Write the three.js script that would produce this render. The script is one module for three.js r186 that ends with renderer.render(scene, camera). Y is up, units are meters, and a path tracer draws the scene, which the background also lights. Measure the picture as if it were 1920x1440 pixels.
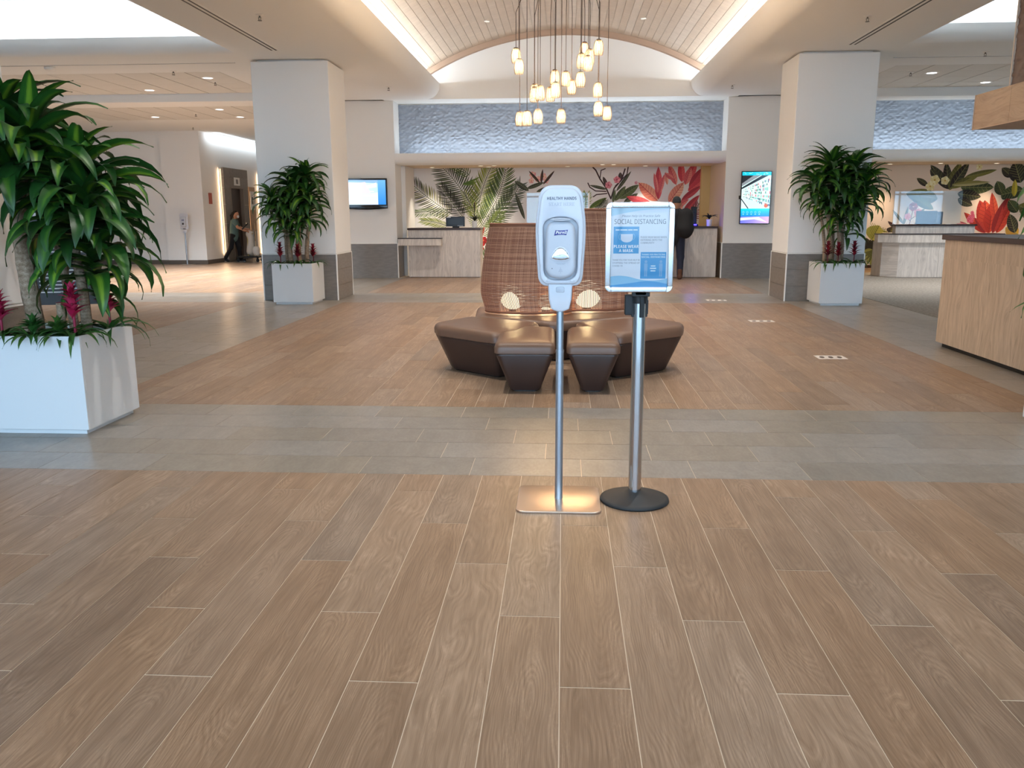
import * as THREE from 'three';
import { RoundedBoxGeometry } from 'three/addons/geometries/RoundedBoxGeometry.js';
import { MarchingCubes } from 'three/addons/objects/MarchingCubes.js';
import { RectAreaLightUniformsLib } from 'three/addons/lights/RectAreaLightUniformsLib.js';
import { mergeGeometries, toCreasedNormals } from 'three/addons/utils/BufferGeometryUtils.js';
import { createNoise2D, createNoise3D } from 'simplex-noise';

// ---------------------------------------------------------------- camera, sky, exposure, cove lights
const scene = new THREE.Scene();
const renderer = new THREE.WebGLRenderer({ antialias: true });
renderer.toneMapping = THREE.LinearToneMapping;
renderer.toneMappingExposure = 1.24;
renderer.shadowMap.enabled = true;
RectAreaLightUniformsLib.init();

const camera = new THREE.PerspectiveCamera(2 * Math.atan(720 / 1560) * 180 / Math.PI, 4 / 3, 0.05, 200);
camera.position.set(0, 1.5, 0);
camera.up.set(-0.008174, 0.979889, -0.199376);
camera.lookAt(-0.05976, 1.5 - 0.199505, -0.978073);

scene.background = new THREE.Color().setRGB(0.62, 0.80, 1.0);
scene.backgroundIntensity = 5.6;
const BAY_SPOT = 74, NICHE_SPOT = 13;      // candela of the recessed lamps

const COOL = 0xeaf6ff, WARM = 0xffe2bd;
const CY = 4.12;            // flat ceiling height
const coves = [];           // strips of light behind the ceiling edges: [name, x, y, z, length, along, aim x, aim y, aim z, brightness]
function cove(name, x, y, z, len, along, ax, ay, az, lum, width = 0.06, color = COOL) {
  const l = new THREE.RectAreaLight(color, lum, along === 'x' ? len : width, along === 'x' ? width : len);
  l.position.set(x, y, z);
  l.up.set(along === 'x' ? 0 : 0, along === 'x' ? 0 : 0, along === 'x' ? 1 : 1);
  if (Math.abs(ax) + Math.abs(ay) < 1e-6) l.up.set(0, 1, 0);
  l.lookAt(x + ax, y + ay, z + az);
  l.name = name; scene.add(l);
  coves.push([name, x, y, z, len, along, ax, ay, az, lum, width, color]);
}
cove('vault_cove_light', -3.22, 4.44, -9.9, 19.6, 'z', 0.5, 1, 0, 54);
cove('vault_cove_light', 3.22, 4.44, -9.9, 19.6, 'z', -0.5, 1, 0, 54);
cove('panel_cove_light', -0.13, 2.9, -20.5, 7.1, 'x', 0, 1, -0.25, 24, 0.05);
cove('panel_cove_light', 9.9, 2.9, -20.5, 6.4, 'x', 0, 1, -0.25, 24, 0.05);
cove('tray_cove_light', -8.2, 4.33, -14.35, 5.2, 'x', 0, 1, 0.35, 30);
cove('tray_cove_light', -5.15, 4.42, -8.0, 11.6, 'z', -0.35, 1, 0, 18);
cove('tray_cove_light', 8.2, 4.33, -14.35, 5.2, 'x', 0, 1, 0.35, 30);
cove('tray_cove_light', 5.1, 4.42, -8.0, 11.6, 'z', 0.35, 1, 0, 18);

cove('elevator_cove_light', -10.85, 4.0, -29.6, 6.4, 'z', -0.55, -1, 0, 30, 0.08);

// ---------------------------------------------------------------- helpers
function downlight(x, y, z, cd, angle = 0.8, color = 0xffe6c8, tx = x, tz = z) {
  const s = new THREE.SpotLight(color, cd, 0, angle, 0.7, 2); s.position.set(x, y, z); s.target.position.set(tx, 0, tz); s.castShadow = true; s.shadow.radius = 3; s.name = 'downlight'; scene.add(s, s.target);
}
function rng(seed) { let s = seed >>> 0; return () => { s = (s + 0x6D2B79F5) >>> 0; let t = s; t = Math.imul(t ^ (t >>> 15), t | 1); t ^= t + Math.imul(t ^ (t >>> 7), t | 61); return ((t ^ (t >>> 14)) >>> 0) / 4294967296; }; }
const R0 = rng(7);
const n2 = createNoise2D(rng(11)), n2b = createNoise2D(rng(12)), n3 = createNoise3D(rng(13));
const lerp = (a, b, t) => a + (b - a) * t, clamp = (x, a, b) => Math.min(b, Math.max(a, x)), sstep = (a, b, x) => { const t = clamp((x - a) / (b - a), 0, 1); return t * t * (3 - 2 * t); };
const V = (x, y, z) => new THREE.Vector3(x, y, z);

const taken = {};
function numbered(name) { const n = taken[name] = (taken[name] ?? -1) + 1; return n ? name + '_' + String(n).padStart(3, '0') : name; }
function shadows(o) { o.castShadow = true; o.receiveShadow = true; return o; }
function part(name, geo, mat, parent) {
  const m = shadows(new THREE.Mesh(Array.isArray(geo) ? merge(geo) : geo, mat)); m.name = name; parent.add(m); return m;
}
function thing(name, label, category, pos = [0, 0, 0], turn = 0, group) {
  const o = new THREE.Group(); o.name = numbered(name); scene.add(o);
  o.position.set(...pos); o.rotation.y = turn; o.userData = { label, category };
  if (group) o.userData.group = group;
  return o;
}
function single(name, label, category, geo, mat, pos = [0, 0, 0], turn = 0, group) {
  const m = part(numbered(name), geo, mat, scene); m.position.set(...pos); m.rotation.y = turn; m.userData = { label, category };
  if (group) m.userData.group = group;
  return m;
}
function struct(name, label, category) {
  const o = new THREE.Group(); o.name = name; scene.add(o); o.userData = { kind: 'structure', label, category }; return o;
}
function merge(list) {
  const gs = list.map(g => { const h = g.index ? g.toNonIndexed() : g; for (const k of Object.keys(h.attributes)) if (!['position', 'normal', 'uv'].includes(k)) h.deleteAttribute(k); return h; });
  return gs.length === 1 ? gs[0] : mergeGeometries(gs, false);
}
// a box given by its two corners, uv in metres
function bx(x0, x1, y0, y1, z0, z1, r = 0) {
  const w = x1 - x0, h = y1 - y0, d = z1 - z0;
  const g = r > 0 ? new RoundedBoxGeometry(w, h, d, 2, r) : new THREE.BoxGeometry(w, h, d);
  g.translate((x0 + x1) / 2, (y0 + y1) / 2, (z0 + z1) / 2);
  return metreUV(g);
}
function metreUV(g, s = 1) {
  if (!g.attributes.normal) g.computeVertexNormals();
  const p = g.attributes.position, n = g.attributes.normal, uv = new Float32Array(p.count * 2);
  for (let i = 0; i < p.count; i++) {
    const ax = Math.abs(n.getX(i)), ay = Math.abs(n.getY(i)), az = Math.abs(n.getZ(i));
    let u, v;
    if (ay >= ax && ay >= az) { u = p.getX(i); v = p.getZ(i); } else if (ax >= az) { u = p.getZ(i); v = p.getY(i); } else { u = p.getX(i); v = p.getY(i); }
    uv[2 * i] = u * s; uv[2 * i + 1] = v * s;
  }
  g.setAttribute('uv', new THREE.BufferAttribute(uv, 2)); return g;
}
function cyl(r0, r1, y0, y1, x = 0, z = 0, seg = 24, open = false) { const g = new THREE.CylinderGeometry(r1, r0, y1 - y0, seg, 1, open); g.translate(x, (y0 + y1) / 2, z); return g; }
function lathe(pts, seg = 32) { return new THREE.LatheGeometry(pts.map(p => new THREE.Vector2(p[0], p[1])), seg); }
function tube(pts, r, seg = 16, rad = 6) { return new THREE.TubeGeometry(new THREE.CatmullRomCurve3(pts.map(p => V(...p)), false, 'catmullrom', 0.3), seg, r, rad); }
function rod(a, b, r0, r1 = r0, seg = 8) {
  const A = V(...a), B = V(...b), d = B.clone().sub(A), L = d.length();
  const g = new THREE.CylinderGeometry(r1, r0, L, seg); g.translate(0, L / 2, 0);
  g.applyQuaternion(new THREE.Quaternion().setFromUnitVectors(V(0, 1, 0), d.normalize())); g.translate(A.x, A.y, A.z); return g;
}
// prism: a polygon in x,y pushed along z
function prism(pts, z0, z1, bevel = 0) {
  const s = new THREE.Shape(pts.map(p => new THREE.Vector2(p[0], p[1])));
  const g = new THREE.ExtrudeGeometry(s, { depth: z1 - z0 - 2 * bevel, bevelEnabled: bevel > 0, bevelSize: bevel, bevelThickness: bevel, bevelOffset: -bevel, bevelSegments: 2, curveSegments: 10 });
  g.translate(0, 0, z0 + bevel); return metreUV(toCreasedNormals(g, 0.7));
}
function roundRect(w, h, r, cx = 0, cy = 0) {
  const s = new THREE.Shape(), x = cx - w / 2, y = cy - h / 2;
  s.moveTo(x + r, y); s.lineTo(x + w - r, y); s.absarc(x + w - r, y + r, r, -Math.PI / 2, 0); s.lineTo(x + w, y + h - r); s.absarc(x + w - r, y + h - r, r, 0, Math.PI / 2);
  s.lineTo(x + r, y + h); s.absarc(x + r, y + h - r, r, Math.PI / 2, Math.PI); s.lineTo(x, y + r); s.absarc(x + r, y + r, r, Math.PI, Math.PI * 1.5); return s;
}
function extr(shape, z0, z1, bevel = 0, seg = 10) {
  const g = new THREE.ExtrudeGeometry(shape, { depth: z1 - z0 - 2 * bevel, bevelEnabled: bevel > 0, bevelSize: bevel, bevelThickness: bevel, bevelOffset: -bevel, bevelSegments: 3, curveSegments: seg });
  g.translate(0, 0, z0 + bevel); return metreUV(toCreasedNormals(g, 0.7));
}
// a grid of points f(u, v) -> [x, y, z]
function sheet(f, nu, nv) {
  const pos = [], uv = [], idx = [];
  for (let j = 0; j <= nv; j++) for (let i = 0; i <= nu; i++) { pos.push(...f(i / nu, j / nv)); uv.push(i / nu, j / nv); }
  for (let j = 0; j < nv; j++) for (let i = 0; i < nu; i++) { const a = j * (nu + 1) + i, b = a + 1, c = a + nu + 1, d = c + 1; idx.push(a, b, d, a, d, c); }
  const g = new THREE.BufferGeometry(); g.setAttribute('position', new THREE.Float32BufferAttribute(pos, 3)); g.setAttribute('uv', new THREE.Float32BufferAttribute(uv, 2)); g.setIndex(idx); g.computeVertexNormals(); return g;
}
// textures
function dataTex(w, h, f, srgb = true) {
  const a = new Uint8Array(w * h * 4);
  for (let y = 0; y < h; y++) for (let x = 0; x < w; x++) { const c = f(x, y), i = (y * w + x) * 4; a[i] = clamp(c[0], 0, 255); a[i + 1] = clamp(c[1], 0, 255); a[i + 2] = clamp(c[2], 0, 255); a[i + 3] = 255; }
  const t = new THREE.DataTexture(a, w, h); t.magFilter = THREE.LinearFilter; t.minFilter = THREE.LinearMipmapLinearFilter; t.generateMipmaps = true; t.wrapS = t.wrapT = THREE.RepeatWrapping;
  if (srgb) t.colorSpace = THREE.SRGBColorSpace; t.needsUpdate = true; return t;
}
function canvasTex(w, h, draw) {
  const c = document.createElement('canvas'); c.width = w; c.height = h; draw(c.getContext('2d'), w, h);
  const t = new THREE.CanvasTexture(c); t.colorSpace = THREE.SRGBColorSpace; return t;
}
const std = (color, roughness = 0.8, extra = {}) => new THREE.MeshStandardMaterial({ color, roughness, ...extra });
const phys = (color, roughness = 0.5, extra = {}) => new THREE.MeshPhysicalMaterial({ color, roughness, ...extra });
// ---------------------------------------------------------------- textures and materials
// wood-look porcelain: eight planks side by side in one picture, grain along v
function plankAtlas(seed) {
  const W = 2048, H = 2048, r = rng(seed), P = [];
  for (let k = 0; k < 8; k++) P.push({ ox: r() * 500, oy: r() * 500, cath: r() < 0.5, cx: 0.25 + r() * 0.5, cy: r(), tone: (r() - 0.5) * 12, freq: 5 + r() * 5, red: (r() - 0.5) * 6 });
  return dataTex(W, H, (x, y) => {
    const k = x >> 8, p = P[k], u = (x & 255) / 256, v = y / H;
    const X = u * 0.23, Y = v * 1.434;                       // metres
    const warp = n2(X * 7 + p.ox, Y * 1.6 + p.oy), warp2 = n2b(X * 20 + p.ox, Y * 4 + p.oy);
    const streak = n2(X * 55 + p.ox + warp * 0.9, Y * 1.6 + p.oy), fine = n2b(X * 330 + p.ox, Y * 7 + p.oy), pore = n2(X * 620 + p.oy, Y * 22 + p.ox);
    const broad = n2b(X * 9 + p.ox, Y * 0.9 + p.oy), cloud = n2(X * 4 + p.oy, Y * 3 + p.ox);
    let rings;
    if (p.cath) { const dx = (u - p.cx) * 0.23, dy = (v - p.cy) * 1.434; rings = Math.sin((Math.sqrt(dx * dx * 55 + dy * dy * 0.55 + 0.002) * 13 + warp * 1.3 + warp2 * 0.35) * p.freq); }
    else rings = Math.sin((X * 26 + warp * 1.7 + warp2 * 0.25) * p.freq * 0.9);
    const ring = Math.pow(Math.abs(rings), 3) * Math.sign(rings) * (0.35 + 0.65 * sstep(-0.3, 0.6, cloud));
    const limed = Math.max(0, pore - 0.45) * sstep(-0.1, 0.6, broad + streak * 0.5) * 36;      // pale filled pores
    const dark = Math.max(0, n2b(X * 150 + p.oy + warp * 0.6, Y * 2.6 + p.ox) - 0.35) * sstep(-0.4, 0.5, broad) * 34;
    const l = p.tone + broad * 7 + streak * 8 + fine * 8 + ring * 11 + cloud * 4 + limed * 1.25 - dark;
    return [146 + l + p.red, 123 + l * 0.95, 103 + l * 0.9 - p.red];
  });
}
const woodA = plankAtlas(101), woodB = plankAtlas(202);
const woodMats = [];
for (const t of [woodA, woodB]) for (const c of [0xffffff, 0xf4f0ec, 0xf9f3ec]) woodMats.push(phys(c, 0.4, { map: t, specularIntensity: 0.8 }));
// grey-beige stone-look tile
const tileTex = dataTex(1024, 1024, (x, y) => {
  const X = x / 1024 * 6.2832, Y = y / 1024 * 6.2832, cx = Math.cos(X), sx = Math.sin(X), cy = Math.cos(Y), sy = Math.sin(Y);
  const a = n3(cx * 1.6 + 3, sx * 1.6, cy * 1.2 + sy * 0.9), b = n3(cx * 6, sx * 6 + 9, cy * 5 + sy * 4), c = n2(x * 0.35, y * 0.35), d = n2b(x * 0.06, y * 0.02);
  const l = a * 6 + b * 4 + c * 3 + d * 4; return [140 + l, 133 + l, 124 + l];
});
const tileMats = [0xffffff, 0xf1efec, 0xf8f3ea].map(c => phys(c, 0.3, { map: tileTex }));
const wainTex = dataTex(1024, 512, (x, y) => { const a = n2(x * 0.004, y * 0.03), b = n2b(x * 0.03, y * 0.25), c = n2(x * 0.4, y * 0.5); const l = a * 5 + b * 4 + c * 3; return [124 + l, 117 + l, 110 + l]; });
const wainMat = phys(0xffffff, 0.34, { map: wainTex });
// pale vertical-grain laminate
function laminate(seed, base, amp) {
  const N = createNoise2D(rng(seed)), Nb = createNoise2D(rng(seed + 1));
  return dataTex(1024, 1024, (x, y) => {
    const X = x / 1024, Y = y / 1024, w = N(X * 4, Y * 1.2) * 0.05;
    const tri = (k) => Math.abs(((Y * k) % 1) * 2 - 1);
    const band = N((X + w) * 14, tri(1) * 0.7), fine = Nb((X + w) * 90, tri(1) * 3), pore = N(X * 400, Y * 12), knot = Math.max(0, Nb((X + w) * 22, tri(1) * 1.6 + 9) - 0.55);
    const l = (band * 13 + fine * 7 + pore * 4 - knot * 46) * amp; return [base[0] + l, base[1] + l, base[2] + l * 0.95];
  });
}
const deskTex = laminate(31, [212, 203, 194], 0.85), counterTex = laminate(41, [196, 174, 150], 1), canopyTex = laminate(51, [186, 158, 130], 0.8);
const deskMat = phys(0xffffff, 0.5, { map: deskTex }), counterMat = phys(0xffffff, 0.45, { map: counterTex });
canopyTex.rotation = Math.PI / 2; const canopyMat = phys(0xffffff, 0.5, { map: canopyTex });
const topMat = phys(0x3f2c28, 0.35), darkTopMat = phys(0x2c2020, 0.35);
const vaultTex = laminate(61, [208, 193, 177], 0.5); vaultTex.rotation = Math.PI / 2; vaultTex.repeat.set(1, 1);
const vaultMats = [0xffffff, 0xf9f6f2, 0xfbf6f0, 0xf5f0ea].map(c => phys(c, 0.55, { map: vaultTex }));
const archMat = std(0xb49a86, 0.7);
const wallMat = std(0xf0f0ee, 0.85), ceilMat = std(0xf0f0ee, 0.9), tympMat = std(0xf0f0ee, 0.9), warmWall = std(0xd8c7ae, 0.85), whiteMat = std(0xf2f2f0, 0.8);
const acoustTex = dataTex(512, 512, (x, y) => { const a = n2(x * 0.5, y * 0.5), b = n2b(x * 0.11, y * 0.11); const l = (a > 0.72 ? -26 : 0) + b * 3; return [224 + l, 222 + l, 217 + l]; });
const acoustMat = std(0xffffff, 0.95, { map: acoustTex });
const planterMat = phys(0xdddfe0, 0.35, {}), trimWhite = std(0xf4f2ee, 0.5), groutMat = std(0xdccdb8, 0.9), groutDark = std(0x8f8578, 0.9);
const blackMat = std(0x101012, 0.5), darkGap = std(0x2a2521, 0.9), glossBlack = phys(0x08080a, 0.12), rubberMat = std(0x222426, 0.6);
const steelMat = phys(0xc9ccd0, 0.09, { metalness: 1 }), satinMat = phys(0xa9b2bd, 0.32, { metalness: 0.85 }), plateMat = phys(0xd9c6b4, 0.28, { metalness: 0.9 }), aluMat = phys(0xd4d8dc, 0.22, { metalness: 0.9 });
const plasticW = phys(0xd3d6de, 0.32), plasticG = phys(0xc2c6cf, 0.34), chromeMat = phys(0xd8dadd, 0.03, { metalness: 1 });
const leatherTex = dataTex(512, 512, (x, y) => { const a = n2(x * 0.09, y * 0.09), b = n2b(x * 0.22, y * 0.22); const v = 128 + Math.abs(a) * 80 + b * 25; return [v, v, v]; }, false); leatherTex.repeat.set(2.2, 2.2);
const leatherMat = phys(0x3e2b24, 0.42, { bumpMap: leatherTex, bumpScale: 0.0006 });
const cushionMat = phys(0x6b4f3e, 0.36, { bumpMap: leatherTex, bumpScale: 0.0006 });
const glassMat = phys(0xf4fbff, 0.02, { transmission: 1, thickness: 0, ior: 1.5 });
const carpetTex = dataTex(1024, 1024, (x, y) => { const a = n2(x * 0.012, y * 0.05), b = n2b(x * 0.03, y * 0.16), c = n2(x * 0.7, y * 0.7); const s = sstep(0.45, 0.7, a + b * 0.4) * 40 - sstep(0.4, 0.7, -a - b * 0.3) * 22 + c * 9; return [142 + s, 134 + s, 124 + s * 0.9]; });
const carpetMat = std(0xffffff, 0.95, { map: carpetTex });
const soilMat = std(0x3a2c20, 1);
const lampGlow = (c, i) => new THREE.MeshStandardMaterial({ color: 0x222222, emissive: c, emissiveIntensity: i, roughness: 0.6 });
// ---------------------------------------------------------------- floor
const floor = struct('floor', 'wood-look plank tiles with grey-beige tile bands', 'floor');
part('grout_bed', bx(-17, 14, -0.2, -0.0018, -34.5, 13), groutMat, floor);
const PW = 0.2305, PL = 1.434, GAP = 0.0035, PZ0 = -2.45, PSTEP = 0.478;
const slabCache = {};
function slabGeo(w, l, u0, u1, v0, v1, turned) {
  const key = [w, l, u0, u1, v0, v1, turned].map(a => typeof a === 'number' ? a.toFixed(3) : a).join();
  if (slabCache[key]) return slabCache[key];
  const g = new THREE.BoxGeometry(w - GAP, 0.009, l - GAP * 1.9), uv = g.attributes.uv, p = g.attributes.position;
  for (let i = 0; i < p.count; i++) { const a = p.getX(i) / w + 0.5, b = 0.5 - p.getZ(i) / l; uv.setXY(i, turned ? lerp(u0, u1, b) : lerp(u0, u1, a), turned ? lerp(v0, v1, a) : lerp(v0, v1, b)); }
  return slabCache[key] = g;
}
const plankList = [], tileList = [];
function plankZone(x0, x1, z0, z1, shift = 0) {            // planks run along z; z0 > z1
  for (let c = Math.floor(x0 / PW + 0.001); c * PW < x1 - 0.01; c++) {
    const a = Math.max(x0, c * PW), b = Math.min(x1, (c + 1) * PW); if (b - a < 0.03) continue;
    const ph = (((-c) % 3) + 3) % 3; let z = PZ0 + shift - PSTEP * ph; while (z < z0) z += PL;
    for (; z > z1; z -= PL) { const za = Math.min(z, z0), zb = Math.max(z - PL, z1); if (za - zb > 0.02) plankList.push([a, b, za, zb]); }
  }
}
plankZone(-3.85, 3.85, 0.2, -4.665);
plankZone(-3.85, 3.85, -6.43, -14.42, 0.12);
const NEARP = plankList.length;
plankZone(-3.85, 3.85, -16.2, -22.05, 0.3);
plankZone(-13.5, -5.5, -16.2, -26.5, 0.2); plankZone(-9.5, -5.5, -7.0, -14.42, 0.2);
function tileZone(x0, x1, z0, z1, along) {                 // 0.66 x 0.345 m tiles, third bond
  const L = 0.66, Wd = 0.352;
  if (along === 'x') { const n = Math.round((z0 - z1) / Wd), d = (z0 - z1) / n;
    for (let k = 0; k < n; k++) { let x = -0.1 - 0.22 * ((k + 2) % 3) + L * Math.floor((x0 + 0.1) / L) - L; for (; x < x1; x += L) { const a = Math.max(x, x0), b = Math.min(x + L, x1); if (b - a > 0.03) tileList.push([a, b, z0 - k * d, z0 - (k + 1) * d]); } }
  } else { const n = Math.round((x1 - x0) / Wd), d = (x1 - x0) / n;
    for (let k = 0; k < n; k++) { let z = z0 + 0.22 * (k % 3); for (; z > z1; z -= L) { const a = Math.min(z, z0), b = Math.max(z - L, z1); if (a - b > 0.03) tileList.push([x0 + k * d, x0 + (k + 1) * d, a, b]); } } }
}
tileZone(-4.6, 4.6, -4.665, -6.43, 'x');
const NEART = tileList.length;
tileZone(-5.5, -3.85, -6.43, -14.42, 'z'); tileZone(3.85, 5.45, -6.43, -14.42, 'z');
tileZone(-12, 5.45, -14.42, -16.2, 'x'); tileZone(-5.5, -3.85, -16.2, -20.2, 'z'); tileZone(3.85, 5.45, -16.2, -20.2, 'z');
{
  const seen = (s) => { const w = s[1] - s[0], l = s[2] - s[3], x = (s[0] + s[1]) / 2, z = -(s[2] + s[3]) / 2; if (z < 1.2) return 0; const px = 1056 + 1594 * x / z; return px < -260 || px > 2180 ? 0 : w * l / (z * z * z); };
  const rp = rng(55);
  const pl = plankList.map(s => ({ s, v: Math.floor(rp() * 8), m: Math.floor(rp() * 6), q: seen(s) })).sort((a, b) => b.q - a.q);
  const stuff = [[], [], [], [], [], []];
  pl.forEach((p, i) => {
    const [a, b, za, zb] = p.s, w = b - a, l = za - zb, g = slabGeo(w, l, p.v / 8 + 0.002, p.v / 8 + 0.002 + 0.121 * w / PW, 0, l / PL, false);
    if (i < 300 && p.q > 0) part('plank', g, woodMats[p.m], floor).position.set((a + b) / 2, -0.0045, (za + zb) / 2);
    else stuff[p.m].push(g.clone().translate((a + b) / 2, -0.0045, (za + zb) / 2));
  });
  stuff.forEach((l, i) => { if (l.length) part('distant_planks', l, woodMats[i], floor).userData.kind = 'stuff'; });
  const tl = tileList.map(s => ({ s, m: Math.floor(rp() * 3), u: Math.floor(rp() * 8) / 8, q: seen(s) })).sort((a, b) => b.q - a.q);
  const ts = [[], [], []];
  tl.forEach((p, i) => {
    const [a, b, za, zb] = p.s, w = b - a, l = za - zb, g = slabGeo(w, l, p.u, p.u + w * 0.7, p.u, p.u + l * 0.7, false);
    if (i < 300 && p.q > 0) part('tile', g, tileMats[p.m], floor).position.set((a + b) / 2, -0.0045, (za + zb) / 2);
    else ts[p.m].push(g.clone().translate((a + b) / 2, -0.0045, (za + zb) / 2));
  });
  ts.forEach((l, i) => { if (l.length) part('distant_tiles', l, tileMats[i], floor).userData.kind = 'stuff'; });
}
// what lies beyond and behind the laid zones
part('entrance_paving', [bx(-17, 14, -0.009, -0.0005, 0.2, 13)], tileMats[0], floor);
part('side_paving', [bx(-17, -3.85, -0.009, -0.0005, -4.665, 0.2), bx(3.85, 14, -0.009, -0.0005, -4.665, 0.2), bx(-17, -4.6, -0.009, -0.0005, -6.43, -4.665), bx(4.6, 14, -0.009, -0.0005, -6.43, -4.665), bx(-17, -9.5, -0.009, -0.0005, -14.42, -7), bx(-17, -12, -0.009, -0.0005, -16.2, -14.42), bx(-17, -5.5, -0.009, -0.0005, -7, -6.43), bx(-17, -13.5, -0.009, -0.0005, -26.5, -16.2), bx(-17, -3.9, -0.009, -0.0005, -34.5, -26.5)], tileMats[1], floor);
part('carpet', bx(5.452, 14, -0.009, 0.003, -22.6, -6.43), carpetMat, floor);

// ---------------------------------------------------------------- ceiling
const ceiling = struct('ceiling', 'flat plaster ceiling with lit trays, tile bays and a barrel vault', 'ceiling');
// slab either side of the vault, with a rounded edge that hides the light strip
function slabProfile(s) {                                   // s = -1 left, 1 right
  const p = [], xe = 2.86, r = 0.3, top = 4.46;
  p.push([s * xe, top], [s * xe, CY + r]);
  for (let k = 1; k <= 8; k++) { const a = k / 8 * Math.PI / 2; p.push([s * (xe + r - r * Math.cos(a)), CY + r - r * Math.sin(a)]); }
  p.push([s * 5.4, CY], [s * 5.4, CY + 0.24], [s * 5.36, CY + 0.26], [s * 4.9, CY + 0.26], [s * 4.9, CY + 0.9], [s * 3.46, CY + 0.9], [s * 3.46, CY + 0.3], [s * 2.9, CY + 0.3], [s * 2.9, top]);
  if (s > 0) p.reverse(); return p;
}
for (const s of [-1, 1]) part('ceiling_slab', prism(slabProfile(s), -14.1, 0.5), ceilMat, ceiling);
for (const s of [-1, 1]) part('ceiling_slab', prism([[s * 2.86, 4.46], [s * 2.86, CY + 0.3], ...[1, 2, 3, 4, 5, 6, 7, 8].map(k => [s * (3.16 - 0.3 * Math.cos(k / 8 * Math.PI / 2)), CY + 0.3 - 0.3 * Math.sin(k / 8 * Math.PI / 2)]), [s * 5.4, CY], [s * 5.4, CY + 0.9], [s * 3.46, CY + 0.9], [s * 3.46, CY + 0.3], [s * 2.9, CY + 0.3], [s * 2.9, 4.46]][s > 0 ? 'reverse' : 'slice']()
  , -20.0, -14.1), ceilMat, ceiling);
// trays: rounded lip at the far side, higher ceiling above
for (const s of [-1, 1]) {
  const X = (a, b) => s < 0 ? [-b, -a] : [a, b];
  const [ta, tb] = X(4.9, 11.2);
  part('tray_ceiling', bx(ta, tb, 4.86, 4.95, -14.75, 0.5), whiteMat, ceiling);
  const lip = [[-14.07, CY + 0.25]]; for (let k = 1; k <= 6; k++) { const a = k / 6 * Math.PI / 2; lip.push([-14.07 - 0.22 + 0.22 * Math.cos(a), CY + 0.22 - 0.22 * Math.sin(a)]); }
  lip.push([-14.6, CY], [-14.6, CY + 0.08], [-14.12, CY + 0.2], [-14.12, CY + 0.25]);
  const g = prism(lip, 0, 5.8); g.rotateY(-Math.PI / 2); g.translate(s < 0 ? -5.4 : 11.2, 0, 0); // x,y along z,y
  part('tray_lip', g, ceilMat, ceiling);
  const [oa, ob] = X(11.0, 11.2); part('tray_side', bx(oa, ob, CY, 4.9, -14.6, 0.5), ceilMat, ceiling);
}
// flat plaster beyond the trays, the tile bays, the cross beam
part('plaster_band', [bx(-16.5, -5.4, CY, CY + 0.1, -15.95, -14.6), bx(-16.5, -11.2, CY, CY + 0.1, -14.6, 0.5), bx(5.4, 13.5, CY, CY + 0.1, -16.3, -14.6), bx(11.2, 13.5, CY, CY + 0.1, -14.6, 0.5)], ceilMat, ceiling);
part('cross_beam', bx(-16.5, -6.4, 3.95, CY + 0.1, -19.4, -18.65, 0.012), ceilMat, ceiling);
part('plaster_band', [bx(-16.5, -6.4, 4.06, 4.2, -20.35, -19.401), bx(-16.5, -5.4, 4.06, 4.2, -24.4, -23.001), bx(-16.5, -3.9, 4.06, 4.2, -34.5, -24.401), bx(-6.4, -5.4, CY, 4.2, -20.3, -15.951)], ceilMat, ceiling);
part('cross_beam', bx(5.4, 13.5, 3.94, CY + 0.1, -19.75, -19.1, 0.012), ceilMat, ceiling);
part('plaster_band', [bx(5.4, 13.5, 4.1, 4.2, -22.3, -19.75), bx(5.4, 6.0, CY, 4.2, -19.1, -16.3)], ceilMat, ceiling);
function tileBay(x0, x1, z0, z1, y) {
  const L = 0.655, nx = Math.round((x1 - x0) / L), nz = Math.max(1, Math.round((z0 - z1) / L)), dx = (x1 - x0) / nx, dz = (z0 - z1) / nz;
  part('tile_grid', bx(x0, x1, y + 0.05, y + 0.1, z1, z0), acoustMat, ceiling);
  const g = metreUV(new THREE.BoxGeometry(dx - 0.022, 0.014, dz - 0.01));
  for (let i = 0; i < nx; i++) for (let k = 0; k < nz; k++) part('ceiling_tile', g, acoustMat, ceiling).position.set(x0 + (i + 0.5) * dx, y + 0.007, z0 - (k + 0.5) * dz);
}
tileBay(-12.4, -6.4, -15.95, -18.65, CY); tileBay(-12.4, -5.4, -20.35, -23.0, 4.06); tileBay(6.0, 11.4, -16.3, -19.1, CY);
part('plaster_band', [bx(-16.5, -12.4, CY, CY + 0.1, -18.65, -15.95), bx(-16.5, -12.4, 4.06, 4.2, -23, -20.35), bx(11.4, 13.5, CY, CY + 0.1, -19.1, -16.3)], ceilMat, ceiling);
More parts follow.
